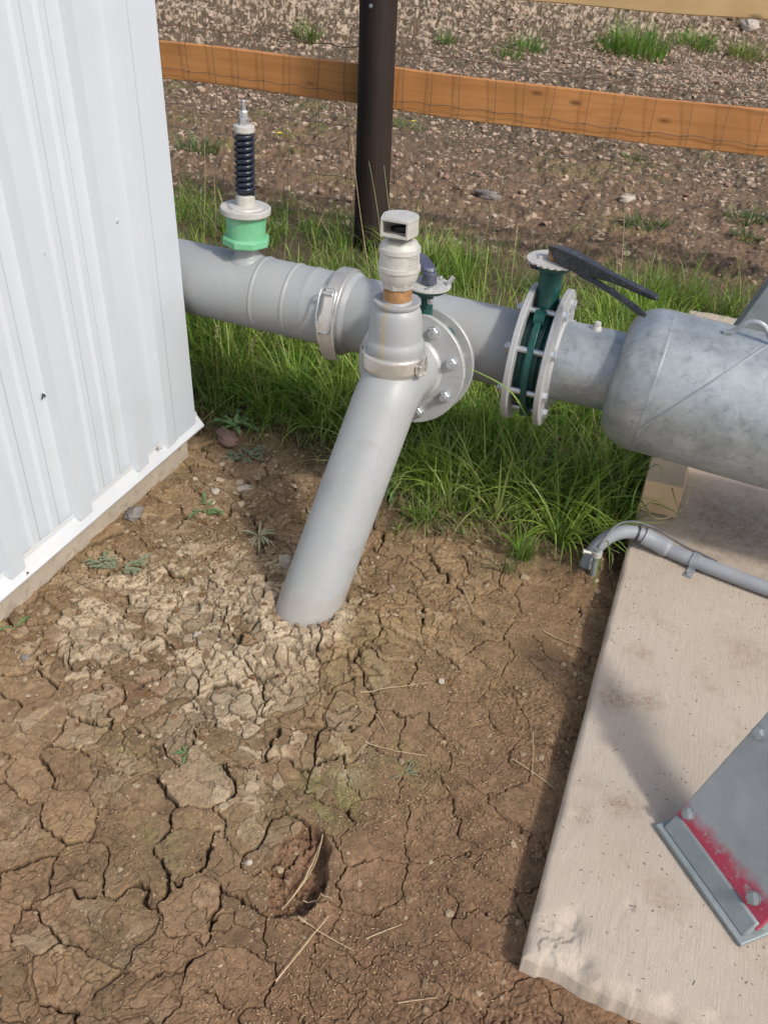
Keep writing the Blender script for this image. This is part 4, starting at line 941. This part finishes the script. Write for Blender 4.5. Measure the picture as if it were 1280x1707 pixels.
mb = MB(); mb.hex(c3+Vector((.022, -.03, -.035)), (0, 0, 1), .008, .012); mb.build('bolt', ZINC, BV2)
mb = MB(); hub = c3+Vector((.006, .0, .004)); mb.lathe([(0, .019), (.028, .019), (.03, .017)], hub, (0, 0, 1), 20)
dq = Vector((-.62, .78, 0)).normalized(); sq = Vector((dq.y, -dq.x, 0))
L_ = [(0, .030, .032), (.05, .036, .036), (.10, .036, .03), (.19, .030, .024)]
mb.ribbon([hub+dq*a_+Vector((0, 0, z_)) for a_, z_, _ in L_], sq, [w_ for _, _, w_ in L_], .014); lv2 = mb.build('lever', NAVY, BV2, bevel=.003)
mb = MB(); mb.hex(hub+Vector((0, 0, .031)), (0, 0, 1), .010, .006); mb.lathe([(0, .006), (.008, .006), (.010, .003)], hub+Vector((.024, .004, .016)), (1, -.2, .2), 12); mb.build('bolt', ZINC, lv2)
for i_, a in enumerate((52, 128)):
    mb = MB(); side = Vector((0, 0, 1)).cross(BN).normalized()*-1; upv = Vector((0, 0, 1)); q = math.radians(a); p = BC+side*math.cos(q)*.118+upv*math.sin(q)*.118
    mb.lathe([(-.020, .021), (.020, .021)], p, BN, 20); mb.tube([BC+side*math.cos(q)*.09+upv*math.sin(q)*.09, p], .017, 10); mb.build('lug', TEAL, BV2)
mb = MB(); RC2 = FC+BN*.076; mb.lathe([(0, PR*.8), (0, RB-.002), (.002, RB), (.012, RB), (.014, RB-.002), (.014, PR+.004), (.02, PR)], RC2, BN, 72); mb.build('flange', FLANGE, Pm, ang=30)
mb = MB(); mb.cyl(RC2+BN*.012, Vector((BX, MY-.02, mz(BX)-.02)), PR, 48); mb.build('branch_stub', GREY, Pm)
bolts(FC, -BN, .1175, 8, 19, (-.092, .006), (.0, .012), .0085, RP)

# ------------------------------------------------------------------ air release valve on the elbow
AY = 1.832; AXX = -.643
SV.rotation_euler = (0, math.radians(2.1), 0)
GREYS = GREY.copy(); t = GREYS.node_tree; b = t.nodes['Principled BSDF']; lk = b.inputs['Base Color'].links[0].from_socket
tc = t.nodes.new('ShaderNodeTexCoord'); sx_ = t.nodes.new('ShaderNodeSeparateXYZ'); t.links.new(tc.outputs['Object'], sx_.inputs[0])
ad = t.nodes.new('ShaderNodeMath'); ad.operation = 'MULTIPLY_ADD'; ad.inputs[1].default_value = 1.; t.links.new(noise(t, coords(t, (60, 60, 4)), 1, 4), ad.inputs[0]); ad.inputs[1].default_value = .03; t.links.new(sx_.outputs['X'], ad.inputs[2])
f_ = ramp(t, ad.outputs[0], [(-.0, 0.), (.0, 0.), (.004, .75), (.010, .5), (.018, .0)])
yy_ = t.nodes.new('ShaderNodeMath'); yy_.operation = 'LESS_THAN'; t.links.new(sx_.outputs['Y'], yy_.inputs[0]); yy_.inputs[1].default_value = 0.
mu = t.nodes.new('ShaderNodeMath'); mu.operation = 'MULTIPLY'; t.links.new(f_, mu.inputs[0]); t.links.new(yy_.outputs[0], mu.inputs[1])
t.links.new(mix(t, mu.outputs[0], lk, (.42, .33, .17)), b.inputs['Base Color'])
AV = thing('air_release_valve', 'silver air release valve with hooded outlet, clamped upright on the riser elbow', 'air valve', (AXX, AY, .55))
uf = lambda v: 657+(600-v)*.054
def avl(rows, name, mat, seg=56, ang=35, parent=AV):
    pr2 = [zrow(uf(v), v, w_, AY) for v, w_ in rows][::-1]; return MB().lathe(pr2, (AXX, AY, 0), (0, 0, 1), seg).build(name, mat, parent, ang=ang)
avl([(500, 22), (508, 23.2), (511, 25), (512, 38), (513.5, 39.5), (518, 40), (520.5, 38), (522, 36), (527, 39), (533, 41.5), (542, 43), (556, 44.5), (570, 45), (577, 44.8), (581, 45.8), (585, 48.2), (592, 49.5), (599, 49), (604, 47), (607, 46), (640, 46), (668, 46)], 'reducer', GREYS, ang=50)
cr_ = avl([(601, 48), (604, 51.5), (606, 53.2), (610, 54), (626, 54), (630, 53), (633, 50), (634, 46)], 'clamp_ring', STEEL, ang=50)
avl([(484, 22.5), (487, 23.6), (494, 23.8), (498, 24.2), (506, 23.2)], 'rusty_nipple', RUST)
z1_, r1_ = zrow(uf(487), 487, 26, AY); z2_, r2_ = zrow(uf(476), 476, 30, AY)
mb = MB(); mb.lathe([(z1_, r1_), (z1_+.003, r1_*1.08), (z2_-.002, r2_*1.0), (z2_+.002, r2_*.96)], (AXX, AY, 0), (0, 0, 1), 8); mb.build('hex_end', CAST, AV, bevel=.002, ang=25)
avl([(404, 20), (407, 25), (411, 29), (416, 31.5), (420, 32.8), (421, 34.8), (427, 35.4), (428.5, 35.2), (429.5, 33.2), (451, 33.8), (452, 36), (459, 36.2), (460, 34), (468, 33), (474, 31), (479, 28)], 'valve_barrel', CAST, ang=40)
# cast lettering plate reduced to raised unreadable marks
mb = MB(); zc, rc = zrow(uf(438), 441, 34.2, AY)
for r_ in range(4):
    for c_i in range(5):
        a = math.radians(-42+c_i*7.5+r_*.6); p = Vector((AXX+(rc+.0004)*math.cos(a), AY+(rc+.0004)*math.sin(a), zc+.010-r_*.0062)); mb.tube([p, p+Vector((-.0026*math.sin(a), .0026*math.cos(a), random.choice((0, .0012, -.001))))], .0011, 5)
for z_ in (zc+.0145, zc-.0125): mb.tube([Vector((AXX+(rc)*math.cos(math.radians(a)), AY+(rc)*math.sin(math.radians(a)), z_)) for a in range(-48, -4, 6)], .0010, 5)
mb.build('cast_marks', CAST, AV)
# hood: D-shaped cap open towards the viewer
ht = at_y(655, 366, AY-.045).z; hb = at_y(655, 397, AY-.045).z
hw = .031; fy = AY-.047; 
def dpoly(wd_, y0, yb, z, n=16):
    pts = [(AXX-wd_, y0, z), (AXX+wd_, y0, z)]; ry = yb-AY-.0
    for i in range(n+1):
        a = PI*i/n; pts.append((AXX+.040*math.cos(a)*(wd_/.031)*.98, AY-.006+ry*math.sin(a), z))
    return pts
hx = .0325
outer = dpoly(hx, fy, AY+.040, 0)
mb = MB()
def lift(P, z): return [(p[0], p[1], z) for p in P]
mb.prism(lift(outer, ht-.006), (0, 0, .006))      # roof
crown = [(AXX+(p[0]-AXX)*.86, AY+(p[1]-AY)*.86-.001, ht) for p in outer]; mb.prism([(*p[:2], ht+.0) for p in crown], (0, 0, .0015))
mb.prism(lift(outer, hb), (0, 0, .006))            # floor
# side wall as a curved strip
inner = [(AXX+(p[0]-AXX)*.84, AY+(p[1]-AY)*(.84 if p[1] > fy+.001 else 1.), 0) for p in outer]
o_ = outer[1:]+[outer[0]]; i_ = inner[1:]+[inner[0]]
vs = lift(o_, hb+.006)+lift(o_, ht-.006)+lift(i_, hb+.006)+lift(i_, ht-.006); n = len(o_)
mb.add(vs, [(i, i+1, n+i+1, n+i) for i in range(n-1)]+[(2*n+i, 3*n+i, 3*n+i+1, 2*n+i+1) for i in range(n-1)]+[(0, n, 3*n, 2*n), (n-1, 3*n-1, 4*n-1, 2*n-1)])
mb.build('hood', CAST, AV, bevel=.0018, ang=40)
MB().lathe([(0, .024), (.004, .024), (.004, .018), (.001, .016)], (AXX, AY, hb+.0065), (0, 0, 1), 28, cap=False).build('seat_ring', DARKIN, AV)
# latch on the right of the clamp ring
z3, r3 = zrow(uf(618), 620, 54, AY); la = math.radians(-22)
def rp(a, r, z): return Vector((AXX+r*math.cos(a), AY+r*math.sin(a), z))
mb = MB(); mb.ribbon([rp(la-.16, r3+.003, z3), rp(la, r3+.006, z3), rp(la+.16, r3+.007, z3), rp(la+.42, r3+.006, z3)], (0, 0, 1), [.020, .028, .026, .018], .003)
for sg in (-1, 1): mb.ribbon([rp(la-.12, r3+.008, z3+sg*.011), rp(la+.10, r3+.012, z3+sg*.011)], (math.cos(la), math.sin(la), 0), .012, .002)
lt2 = mb.build('latch', STEEL, cr_, bevel=.0006)
mb = MB(); lp = [rp(la-.10, r3+.010, z3-.012), rp(la-.02, r3+.014, z3+.020), rp(la+.10, r3+.013, z3+.040), rp(la+.20, r3+.010, z3+.022), rp(la+.24, r3+.010, z3-.01), rp(la+.08, r3+.012, z3-.016)]
mb.tube(lp, .0022, 8, closed=True); mb.build('wire_bail', STEEL, cr_)
zt_, rt_ = zrow(uf(600), 608, 53, AY); mb = MB(); mb.ribbon([rp(PI+.25, rt_+.001, zt_-.012), rp(PI+.22, rt_+.004, zt_+.008)], (0, 1, 0), .010, .003); mb.build('ring_tab', STEEL, cr_)

# ------------------------------------------------------------------ conduit
CD = thing('cable_conduit', 'grey plastic conduit curving from the soil onto the slab', 'conduit', (-.07, 1.98, 0))
RCN = .0195
raw = [(-.092, 1.97, -.06), (-.090, 1.975, .0), (-.080, 1.985, .045), (-.058, 2.000, .082), (-.028, 2.018, .103), (.005, 2.032, .108), (.04, 2.037, .102), (.075, 2.036, .092), (.115, 2.026, .084), (.16, 2.012, .0835), (.25, 1.99, .0835), (.37, 1.965, .0835), (.6, 1.925, .0835), (1.2, 1.83, .0835)]
def smooth_path(P, m=6):
    P = [Vector(p) for p in P]; out = []
    for i in range(len(P)-1):
        p0, p1, p2, p3 = P[max(i-1, 0)], P[i], P[i+1], P[min(i+2, len(P)-1)]
        for k in range(m):
            t = k/m; out.append(.5*((2*p1)+(p2-p0)*t+(2*p0-5*p1+4*p2-p3)*t*t+(3*p1-p0-3*p2+p3)*t**3))
    return out+[P[-1]]
sp = smooth_path(raw); MB().tube(sp, RCN, 24).build('conduit_tube', PVC, CD, ang=60)
cs = smooth_path(raw[6:9]); cs = [p for p in cs]; MB().tube([cs[0]-(cs[1]-cs[0])*.01]+cs, [RCN+.001]+[RCN+.0048]*(len(cs)-2)+[RCN+.0035, RCN+.0005], 24).build('coupling', PVC, CD, ang=60)
gw = [(-.065, 1.945, -.05), (-.066, 1.950, .03), (-.070, 1.957, .075), (-.062, 1.968, .100), (-.035, 2.020, .128), (.005, 2.045, .1345), (.04, 2.055, .127), (.075, 2.058, .119), (.115, 2.050, .106), (.16, 2.036, .098), (.20, 2.026, .096), (.24, 2.018, .090)]
MB().tube(smooth_path(gw), .0035, 8).build('ground_wire', CABLE, CD, ang=60)
def cable_tie(i, r_=.0235):
    p = sp[i]; d_ = (sp[i+1]-sp[i-1]).normalized(); MB().lathe([(-.002, r_-.003), (-.002, r_), (.002, r_), (.002, r_-.003)], p, d_, 24, cap=False).build('cable_tie', BLACK, CD)
cable_tie(33)
mb = MB(); si = 56; p = sp[si]; d_ = (sp[si+1]-sp[si-1]).normalized(); sdx = Vector((-d_.y, d_.x, 0)).normalized(); pts = []
for a in range(-20, 201, 10):
    q = math.radians(a); pts.append(p+sdx*math.cos(q)*(RCN+.002)+Vector((0, 0, math.sin(q)*(RCN+.002))))
pts = [p+sdx*(RCN+.004)+Vector((0, 0, -.019))]+pts+[Vector((pts[-1].x, pts[-1].y, ST+.004)), p-sdx*(RCN+.010)+Vector((0, 0, ST+.003-p.z)), p-sdx*(RCN+.034)+Vector((0, 0, ST+.003-p.z))]
mb.ribbon(pts, d_, .020, .0022); hs = p-sdx*(RCN+.024)+Vector((0, 0, ST+.0045-p.z)); st_ = mb.build('pipe_strap', GALV, CD)
MB().hex(hs, (0, 0, 1), .0065, .005).build('screw', ZINC, st_)
GR = thing('earth_rod', 'thin weathered earth rod with clamp beside the conduit bend', 'earth rod', (-.066, 1.935, 0))
MB().tube([(-.060, 1.93, -.1), (-.068, 1.945, .085)], .0085, 14).build('rod', GALVD, GR)
mb = MB(); c_ = Vector((-.067, 1.946, .070)); mb.lathe([(-.008, .0085), (-.008, .014), (.008, .014), (.008, .0085)], c_, (0, 0, 1), 18, cap=False); mb.cyl(c_+Vector((-.012, -.004, 0)), c_+Vector((-.032, -.010, .004)), .0045, 12); mb.hex(c_+Vector((-.032, -.010, .004)), (-1, -.3, .2), .007, .006); mb.build('rod_clamp', CAST, GR)

# ------------------------------------------------------------------ stones, straws, plants
def rock(u, v, r, mat, label, cat='stone', flat=.55, sq=(1, 1), seed=0, xyz=None, sink=.35):
    p = at_z(u, v, 0) if xyz is None else Vector(xyz); bm = bmesh.new(); bmesh.ops.create_icosphere(bm, subdivisions=4, radius=1)
    co = np.array([v_.co[:] for v_ in bm.verts]); n1_ = fbm(co[:, 0]*1.1+co[:, 2]*1.7+seed, co[:, 1]*1.3-co[:, 2]+seed*2, 500+seed, 4); n2_ = fbm(co[:, 0]*5+co[:, 2]*4, co[:, 1]*5+seed, 520+seed, 3)
    co = co*(1+.45*n1_+.10*n2_)[:, None]; co = np.sign(co)*np.abs(co)**.85
    a = seed*1.3; ca, sa = math.cos(a), math.sin(a); co = co*np.array([r*sq[0], r*sq[1], r*flat]); co = np.stack([co[:, 0]*ca-co[:, 1]*sa, co[:, 0]*sa+co[:, 1]*ca, co[:, 2]], -1)
    z = gh(p.x, p.y)+r*flat*(1-sink*1.6)
    for v_, c_ in zip(bm.verts, co): v_.co = c_
    me = bpy.data.meshes.new('stone'); bm.to_mesh(me); bm.free(); me.shade_smooth(); me.materials.append(mat)
    o = bpy.data.objects.new('stone', me); COL.objects.link(o); o.location = (p.x, p.y, z); tag(o, label, cat); return o
rock(226, 866, .024, ROCKD, 'dark mottled stone against the shed base', seed=1, sq=(1.2, .9), flat=.7)
rock(377, 738, .034, ROCKR, 'large reddish stone near the shed corner', seed=2, sq=(1.5, .8), flat=.5)
rock(408, 814, .018, ROCKP, 'pale flat stone between the shed corner and the riser pipe', seed=3, sq=(1.3, .9), flat=.45)
rock(45, 1104, .0085, ROCKD, 'small round grey pebble on cracked mud below the shed', 'pebble', seed=4, flat=.8)
rock(415, 1437, .0060, ROCKP, 'small cream pebble left of the boot hole', 'pebble', seed=5, flat=.8)
rock(478, 952, .020, ROCKP, 'upright pale clod against the left side of the riser pipe', 'clod', seed=6, flat=1.2, sq=(.6, 1.1))
rock(360, 820, .013, ROCKP, 'small pale clod right of the corner weeds', 'clod', seed=7, flat=.6)
rock(330, 1060, .010, ROCKP, 'small cream clod on the dry crust left of the riser', 'clod', seed=8, flat=.7)
rock(935, 1455, .0085, ROCKP, 'yellowish pebble beside the near slab edge', 'pebble', seed=9, flat=.8)
rock(735, 1140, .0065, ROCKP, 'white pebble standing in a crack in the mud', 'pebble', seed=10, flat=1.0)
rock(668, 62, .13, ROCKP, 'pale rock on the far bank right of the fence post', 'rock', xyz=(-4.5, 11.6, 0), seed=11, flat=.7)
rock(820, 325, .06, ROCKD, 'dark flat clod in the field right of the fence post', 'clod', xyz=tuple(at_z(812, 328)), seed=12, flat=.5, sq=(1.4, .8))
rock(1040, 340, .05, ROCKP, 'pale stone in the field above the lever', 'stone', xyz=tuple(at_z(1042, 340)), seed=13, flat=.6, sq=(1.3, .8))
rock(1235, 75, .1, ROCKP, 'white rock on the bank among grass at the right', 'rock', xyz=(-.15, 14.2, 0), seed=14, flat=.8)

def straw(pix, label, r=.0011, lift=.004):
    P = [at_z(u, v, 0) for u, v in pix]; P = smooth_path(P, 5); xs = np.array([p.x for p in P]); ys = np.array([p.y for p in P]); z = hz(xs, ys); zz = np.maximum.accumulate(z)*0+np.maximum(z, np.convolve(np.pad(z, 3, 'edge'), np.ones(7)/7, 'valid'))
    pts = [Vector((p.x, p.y, float(a)+lift+r)) for p, a in zip(P, zz)]
    o = MB().tube(pts, [r*(1-.5*i/len(pts)) for i in range(len(pts))], 5).build('dry_straw', STRAWM); tag(o, label, 'dry straw', 'dry straws lying on the mud'); recentre(o)
straw([(536, 1390), (508, 1455), (470, 1512)], 'dry straw leaning down into the boot hole', .0018, .012)
straw([(538, 1386), (520, 1440), (478, 1500)], 'second thinner straw beside the one in the boot hole', .0012, .014)
straw([(460, 1640), (500, 1590), (548, 1530)], 'long dry straw running down from the lower edge of the boot hole', .0016, .008)
straw([(497, 1530), (540, 1558), (590, 1585)], 'straw crossing the long one just below the boot hole')
straw([(505, 1492), (530, 1498), (553, 1508)], 'short straw bridging the floor of the boot hole', .0012, .02)
straw([(608, 1238), (660, 1255), (712, 1264)], 'thin straw on mossy mud in the middle of the ground')
straw([(852, 1272), (885, 1296), (924, 1322)], 'straw lying near the slab, crossed by an upright-looking one')
straw([(886, 1228), (887, 1262), (884, 1300)], 'straw pointing away from the viewer near the slab edge', .0009)
straw([(600, 1158), (660, 1150), (718, 1142)], 'pale straw left of the white pebble')
straw([(770, 982), (780, 1002), (790, 1022)], 'short straw on mud in front of the grass', .0013)
straw([(905, 1055), (935, 1070), (975, 1082)], 'dark thin straw on smooth mud near the slab')
straw([(610, 1565), (640, 1552), (670, 1540)], 'short straw lower right of the boot hole')
straw([(663, 1675), (690, 1672), (728, 1670)], 'bent straw at the bottom of the picture')
straw([(645, 1225), (625, 1190), (598, 1178)], 'hair thin straw left of the mossy patch', .0008)

GLEAF = worn('weed_leaf', (.075, .155, .05), (.13, .22, .075), .55, 0, 60, (.2, .2, .08), .4)
GLEAFD = worn('weed_leaf_grey', (.13, .17, .10), (.20, .23, .14), .6, 0, 60, (.25, .2, .12), .5)
GPALE = worn('weed_leaf_pale', (.30, .32, .19), (.38, .38, .24), .6, 0, 60, (.35, .27, .16), .5)
STEMR = worn('weed_stem', (.17, .12, .06), (.22, .15, .08), .7, 0, 60)
def leaf_strip(k, base, az, L, W, arch, lobes=0, droop=1.):
    n = 13; pts = []; d = Vector((math.cos(az), math.sin(az), 0)); s = Vector((-math.sin(az), math.cos(az), 0)); vs = []; cur = 0
    for i in range(n):
        t = i/(n-1); w_ = W*math.sin(PI*min(1, t*.9+.08))**.7*(1-t*.25)
        if lobes: w_ *= (.45+.75*abs(math.sin(PI*t*lobes)))
        if i == n-1: w_ = W*.05
        c = base+d*L*t*(1-.12*arch*t)+Vector((0, 0, L*(arch*t-arch*droop*t*t)))
        cup = .25*w_
        vs += [c-s*w_/2+Vector((0, 0, cup)), c, c+s*w_/2+Vector((0, 0, cup))]
    k.add(vs, [(i*3+a, i*3+a+1, i*3+3+a+1, i*3+3+a) for i in range(n-1) for a in (0, 1)])
def weed(u, v, n, L, W, mat, label, arch=.8, lobes=0, stems=False, a_range=None, xyz=None, cat='weed', seed=0):
    rnd = random.Random(seed); p = at_z(u, v, 0) if xyz is None else Vector(xyz); z = gh(p.x, p.y); T = thing('weed_plant', label, cat, (p.x, p.y, z)); k = MB(); ks = MB()
    for i in range(n):
        a = rnd.uniform(0, 2*PI) if a_range is None else rnd.uniform(*a_range); l = L*rnd.uniform(.55, 1.15); b_ = Vector((p.x, p.y, z+.001))+Vector((math.cos(a), math.sin(a), 0))*.004
        if stems:
            e2 = b_+Vector((math.cos(a), math.sin(a), .18))*l*.75; ks.tube([b_, b_.lerp(e2, .5)+Vector((0, 0, l*.08)), e2], .0011, 5)
            for q in range(6): leaf_strip(k, b_.lerp(e2, .25+q*.15)+Vector((0, 0, l*.05)), a+rnd.uniform(-1.3, 1.3), l*.32, W, rnd.uniform(.2, .7)*arch, lobes)
        else: leaf_strip(k, b_, a, l, W*rnd.uniform(.7, 1.2), rnd.uniform(.4, 1.2)*arch, lobes)
    k.build('leaves', mat, T, ang=80)
    if stems: ks.build('stem', STEMR, T)
weed(200, 955, 9, .085, .011, GLEAFD, 'straggly grey green weed in front of the shed wall', .5, 2, True, seed=1)
weed(345, 848, 7, .06, .009, GLEAF, 'small feathery green weed near the corner of the shed', .6, 2, True, seed=2)
weed(30, 1050, 6, .05, .014, GLEAF, 'small broad leaved weed at the left edge below the shed', .5, 0, seed=3)
weed(432, 895, 12, .075, .006, GPALE, 'pale drying grass weed left of the riser pipe', .7, seed=4)
weed(412, 762, 10, .075, .012, GLEAFD, 'withered leafy weed behind the reddish stone', .5, 2, True, seed=5)
weed(655, 815, 16, .10, .020, GLEAF, 'broad leaved weed right behind the riser pipe', .9, 3, seed=6)
weed(690, 770, 16, .11, .022, GLEAF, 'dark leafy weed in the grass under the front flange', 1.1, 3, seed=7)
weed(675, 1290, 5, .045, .004, GLEAFD, 'tiny limp green weed lying on mud in the middle', .3, seed=8)
weed(300, 640, 14, .11, .024, GLEAF, 'broad leaved weed in the grass at the shed corner', 1., 3, xyz=(-1.33, 2.20, 0), seed=9)
weed(745, 1375, 5, .03, .006, GLEAF, 'tiny seedling on mossy mud', .5, xyz=tuple(at_z(310, 1255)), seed=10)

def tuft(name, xyz, n, L, W, r, label, shade=None, lean=(.2, 1.1), cat='grass tuft', group=None, dryf=.1):
    x0, y0 = xyz; a = rng.uniform(0, 2*PI, n); rr = r*np.sqrt(rng.random(n)); x = x0+rr*np.cos(a); y = y0+rr*np.sin(a)*.7; z = hz(x, y)-.004
    col = np.array(shade if shade is not None else GC[1])*rng.uniform(.7, 1.35, (n, 1)); dr = rng.random(n) < dryf; col[dr] = (.38, .31, .16)
    V, F, C = blades(x, y, z, L*rng.uniform(.5, 1.1, n), W*rng.uniform(.7, 1.3, n), az=a+rng.normal(0, .5, n), lean=rng.uniform(*lean, n), colr=col)
    o = tri_soup(name, V, F, C, GRASSM); tag(o, label, cat, group); recentre(o)
FG = 'grass tufts growing in the field'
def tf(u, v, n, L, W, r, label, y=None, **k):
    # tufts on the rising bank: march along the ray to the ground surface
    ss = np.linspace(3, 40, 740); P_ = CAM+_ray(u, v)[None]*ss[:, None]; k_ = np.argmax(P_[:, 2] < hz(P_[:, 0], P_[:, 1])); q = Vector(P_[k_])
    tuft('grass_tuft', (q.x, q.y), n, L, W, r, label, group=FG, **k)
tf(1060, 92, 260, .42, .014, .38, 'tall bright grass tuft at the foot of the bank, largest in the field', shade=(.12, .24, .04), lean=(.1, .8))
tf(1018, 88, 110, .26, .012, .28, 'shorter tuft just left of the tallest one at the bank', shade=(.11, .21, .04))
tf(880, 88, 110, .26, .012, .22, 'round tuft at the bank foot above the middle of the lower rail', shade=(.13, .24, .05))
tf(848, 96, 70, .16, .012, .22, 'small sprawling tuft left of the round one', shade=(.12, .2, .05))
tf(1162, 82, 170, .24, .012, .30, 'dense rounded tuft right of the tallest one', shade=(.14, .26, .04))
tf(1240, 95, 160, .24, .012, .28, 'yellowish tuft near the right edge by the white rock', shade=(.19, .26, .06), dryf=.3)
tf(745, 74, 50, .2, .010, .12, 'little tuft at the bank foot right of the fence post', shade=(.09, .2, .04))
tf(512, 66, 90, .26, .012, .16, 'tuft on the bank left of the fence post', shade=(.13, .2, .05))
tf(1075, 378, 90, .12, .008, .12, 'low tuft in the field beyond the lever', shade=(.09, .16, .06), lean=(.4, 1.6))
tf(1247, 368, 110, .12, .008, .14, 'low wide tuft in the field at the right edge', shade=(.09, .16, .06), lean=(.4, 1.6))
tf(1240, 405, 60, .09, .008, .08, 'smallest low tuft, just nearer than the wide one at the right edge', shade=(.09, .16, .06), lean=(.4, 1.6))
tf(680, 212, 70, .10, .009, .14, 'flat tuft just right of the post below the lower rail', shade=(.13, .2, .06), lean=(.5, 1.8))
tf(1050, 268, 60, .10, .009, .12, 'thin flat tuft below the lower rail toward the right', shade=(.12, .18, .06), lean=(.5, 1.8))
tf(330, 255, 120, .16, .008, .16, 'dull green tuft in the field behind the shed corner', shade=(.13, .19, .08), lean=(.3, 1.3))
MG = 'small grass tufts at the edge of the lawn'
for (u, v, n, L, lb, sh) in ((868, 935, 75, .13, 'bright tuft standing alone on the mud before the lawn', (.13, .24, .035)), (700, 872, 60, .11, 'tuft of fine grass on the lip right of the riser pipe', (.12, .22, .04)), (930, 905, 45, .12, 'tuft between the lone bright one and the conduit', (.09, .18, .03)), (590, 720, 60, .13, 'bright tuft just left of the riser pipe', (.12, .24, .03)), (845, 955, 22, .10, 'sparse sprawling tuft lowest on the mud', (.13, .17, .07))):
    q = at_z(u, v, 0); tuft('grass_tuft', (q.x, q.y), n, L, .0036, .022, lb, shade=sh, lean=(.1, 1.2), group=MG)

def stalk(base, tip, label, head=0, mat=STRAWM, bow=.03, r=.0021):
    b_ = Vector(base); t_ = Vector(tip); pts = []
    for i in range(15):
        s = i/14; pts.append(b_.lerp(t_, s)+Vector((bow*math.sin(PI*s), 0, -bow*.5*s*s)))
    T = thing('grass_stalk', label, 'grass stalk', b_, 'tall dry grass stalks'); MB().tube(pts, [r*(1-.6*i/14) for i in range(15)], 5).build('stem', mat, T)
    if head:
        k = MB(); d = (pts[-1]-pts[-4]).normalized()
        for i in range(head):
            s = .0+i/head; c = pts[-1].lerp(pts[-1]-d*.09, s); a = i*2.4; o_ = Vector((math.cos(a), math.sin(a)*.6, .8)).normalized(); k.lathe([(0, .0004), (.003, .0018), (.008, .0016), (.012, .0003)], c+o_*.001, (d+o_*.5), 6)
        k.build('seed_head', STRAWM, T)
GST = worn('green_stalk', (.28, .33, .12), (.36, .38, .16), .6, 0, 60)
def gy_(u, v, y): return at_y(u, v, y)
def yb_(u, v, y): p = at_y(u, v, y); return (p.x, y, gh(p.x, y))
stalk(yb_(628, 430, 3.5), gy_(586, 232, 3.45), 'seed headed stalk in front of the post, leaning left', 22, STRAWM, -.01)
stalk(yb_(640, 425, 3.6), gy_(615, 265, 3.55), 'thin stalk close in front of the post', 0, GST, .02)
stalk(yb_(700, 440, 3.3), gy_(640, 280, 3.4), 'stalk bending across the lower post', 0, GST, -.02)
stalk(yb_(760, 470, 3.3), gy_(838, 300, 3.3), 'long green stalk rising right between the two lever valves', 0, GST, .0)
stalk(yb_(1045, 450, 3.6), gy_(1043, 300, 3.6), 'straight pale stalk rising behind the black lever', 0, STRAWM, .01)
stalk(yb_(858, 440, 3.4), gy_(862, 378, 3.4), 'short dry seed stalk left of the notch plate', 14, STRAWM, .0)
stalk(yb_(335, 330, 4.0), gy_(340, 215, 4.0), 'dry stalk standing in the field side near the shed edge', 0, STRAWM, .01)
stalk(yb_(455, 420, 3.2), gy_(480, 330, 3.2), 'thin stalk right of the green valve base', 0, GST, .015)
stalk(yb_(372, 700, 2.35), gy_(362, 548, 2.02), 'stalk with brown head hanging under the left part of the main pipe', 10, GST, -.01)
stalk(yb_(440, 720, 2.35), gy_(421, 572, 2.02), 'second brown headed stalk under the main pipe', 10, GST, -.01)
def arch(pix, yv, label, mat=None):
    P = smooth_path([at_y(u, v, y_) for (u, v), y_ in zip(pix, yv)], 6); k = MB(); k.ribbon(P, (.3, .3, .9), [.0055*(1-i/len(P))+.001 for i in range(len(P))], .0006); o = k.build('tall_grass', mat or GBL); tag(o, label, 'grass blade'); recentre(o)
GBL = worn('long_blade', (.16, .27, .05), (.22, .33, .08), .5, 0, 40)
GBD = worn('dry_blade', (.33, .32, .15), (.42, .38, .2), .6, 0, 40)
arch([(905, 760), (880, 700), (850, 652), (800, 622), (772, 612)], [2.3, 2.05, 1.95, 1.92, 1.91], 'long green grass blade arching onto the front flange')
arch([(1062, 858), (1068, 835), (1088, 862), (1115, 862), (1140, 845), (1148, 815), (1146, 780)], [2.21, 2.2, 2.15, 2.17, 2.185, 2.195, 2.2], 'dry curled grass blade looped around the timber block', GBD)
arch([(1050, 865), (1058, 820), (1078, 785), (1098, 775), (1104, 800)], [2.19, 2.20, 2.21, 2.2, 2.2], 'green grass blade bent over the face of the timber block')
arch([(303, 752), (325, 715), (350, 690), (395, 655)], [2.06, 2.1, 2.2, 2.3], 'thick pale stalk of grass bent down at the shed corner', GBD)

def flower(u, v, label):
    rr = at_z(u, v+6, 0); z = gh(rr.x, rr.y); T = thing('dandelion', label, 'flower', (rr.x, rr.y, z)); MB().tube([(rr.x, rr.y, z), (rr.x, rr.y, z+.05)], .003, 6).build('stem', GLEAF, T)
    k = MB()
    for i in range(26):
        a = i*2.4; l = .012+.012*(i/26); d = Vector((math.cos(a), math.sin(a), .5-.3*i/26)); c = Vector((rr.x, rr.y, z+.05)); k.ribbon([c, c+d*l*.5, c+d*l], (-math.sin(a), math.cos(a), 0), [.003, .006, .003], .001)
    k.build('petals', YEL, T)
YEL = worn('dandelion_petal', (.75, .55, .02), (.8, .62, .03), .6, 0, 60)
flower(467, 240, 'yellow dandelion in the field right of the coil spring'); flower(689, 207, 'yellow dandelion just right of the fence post')
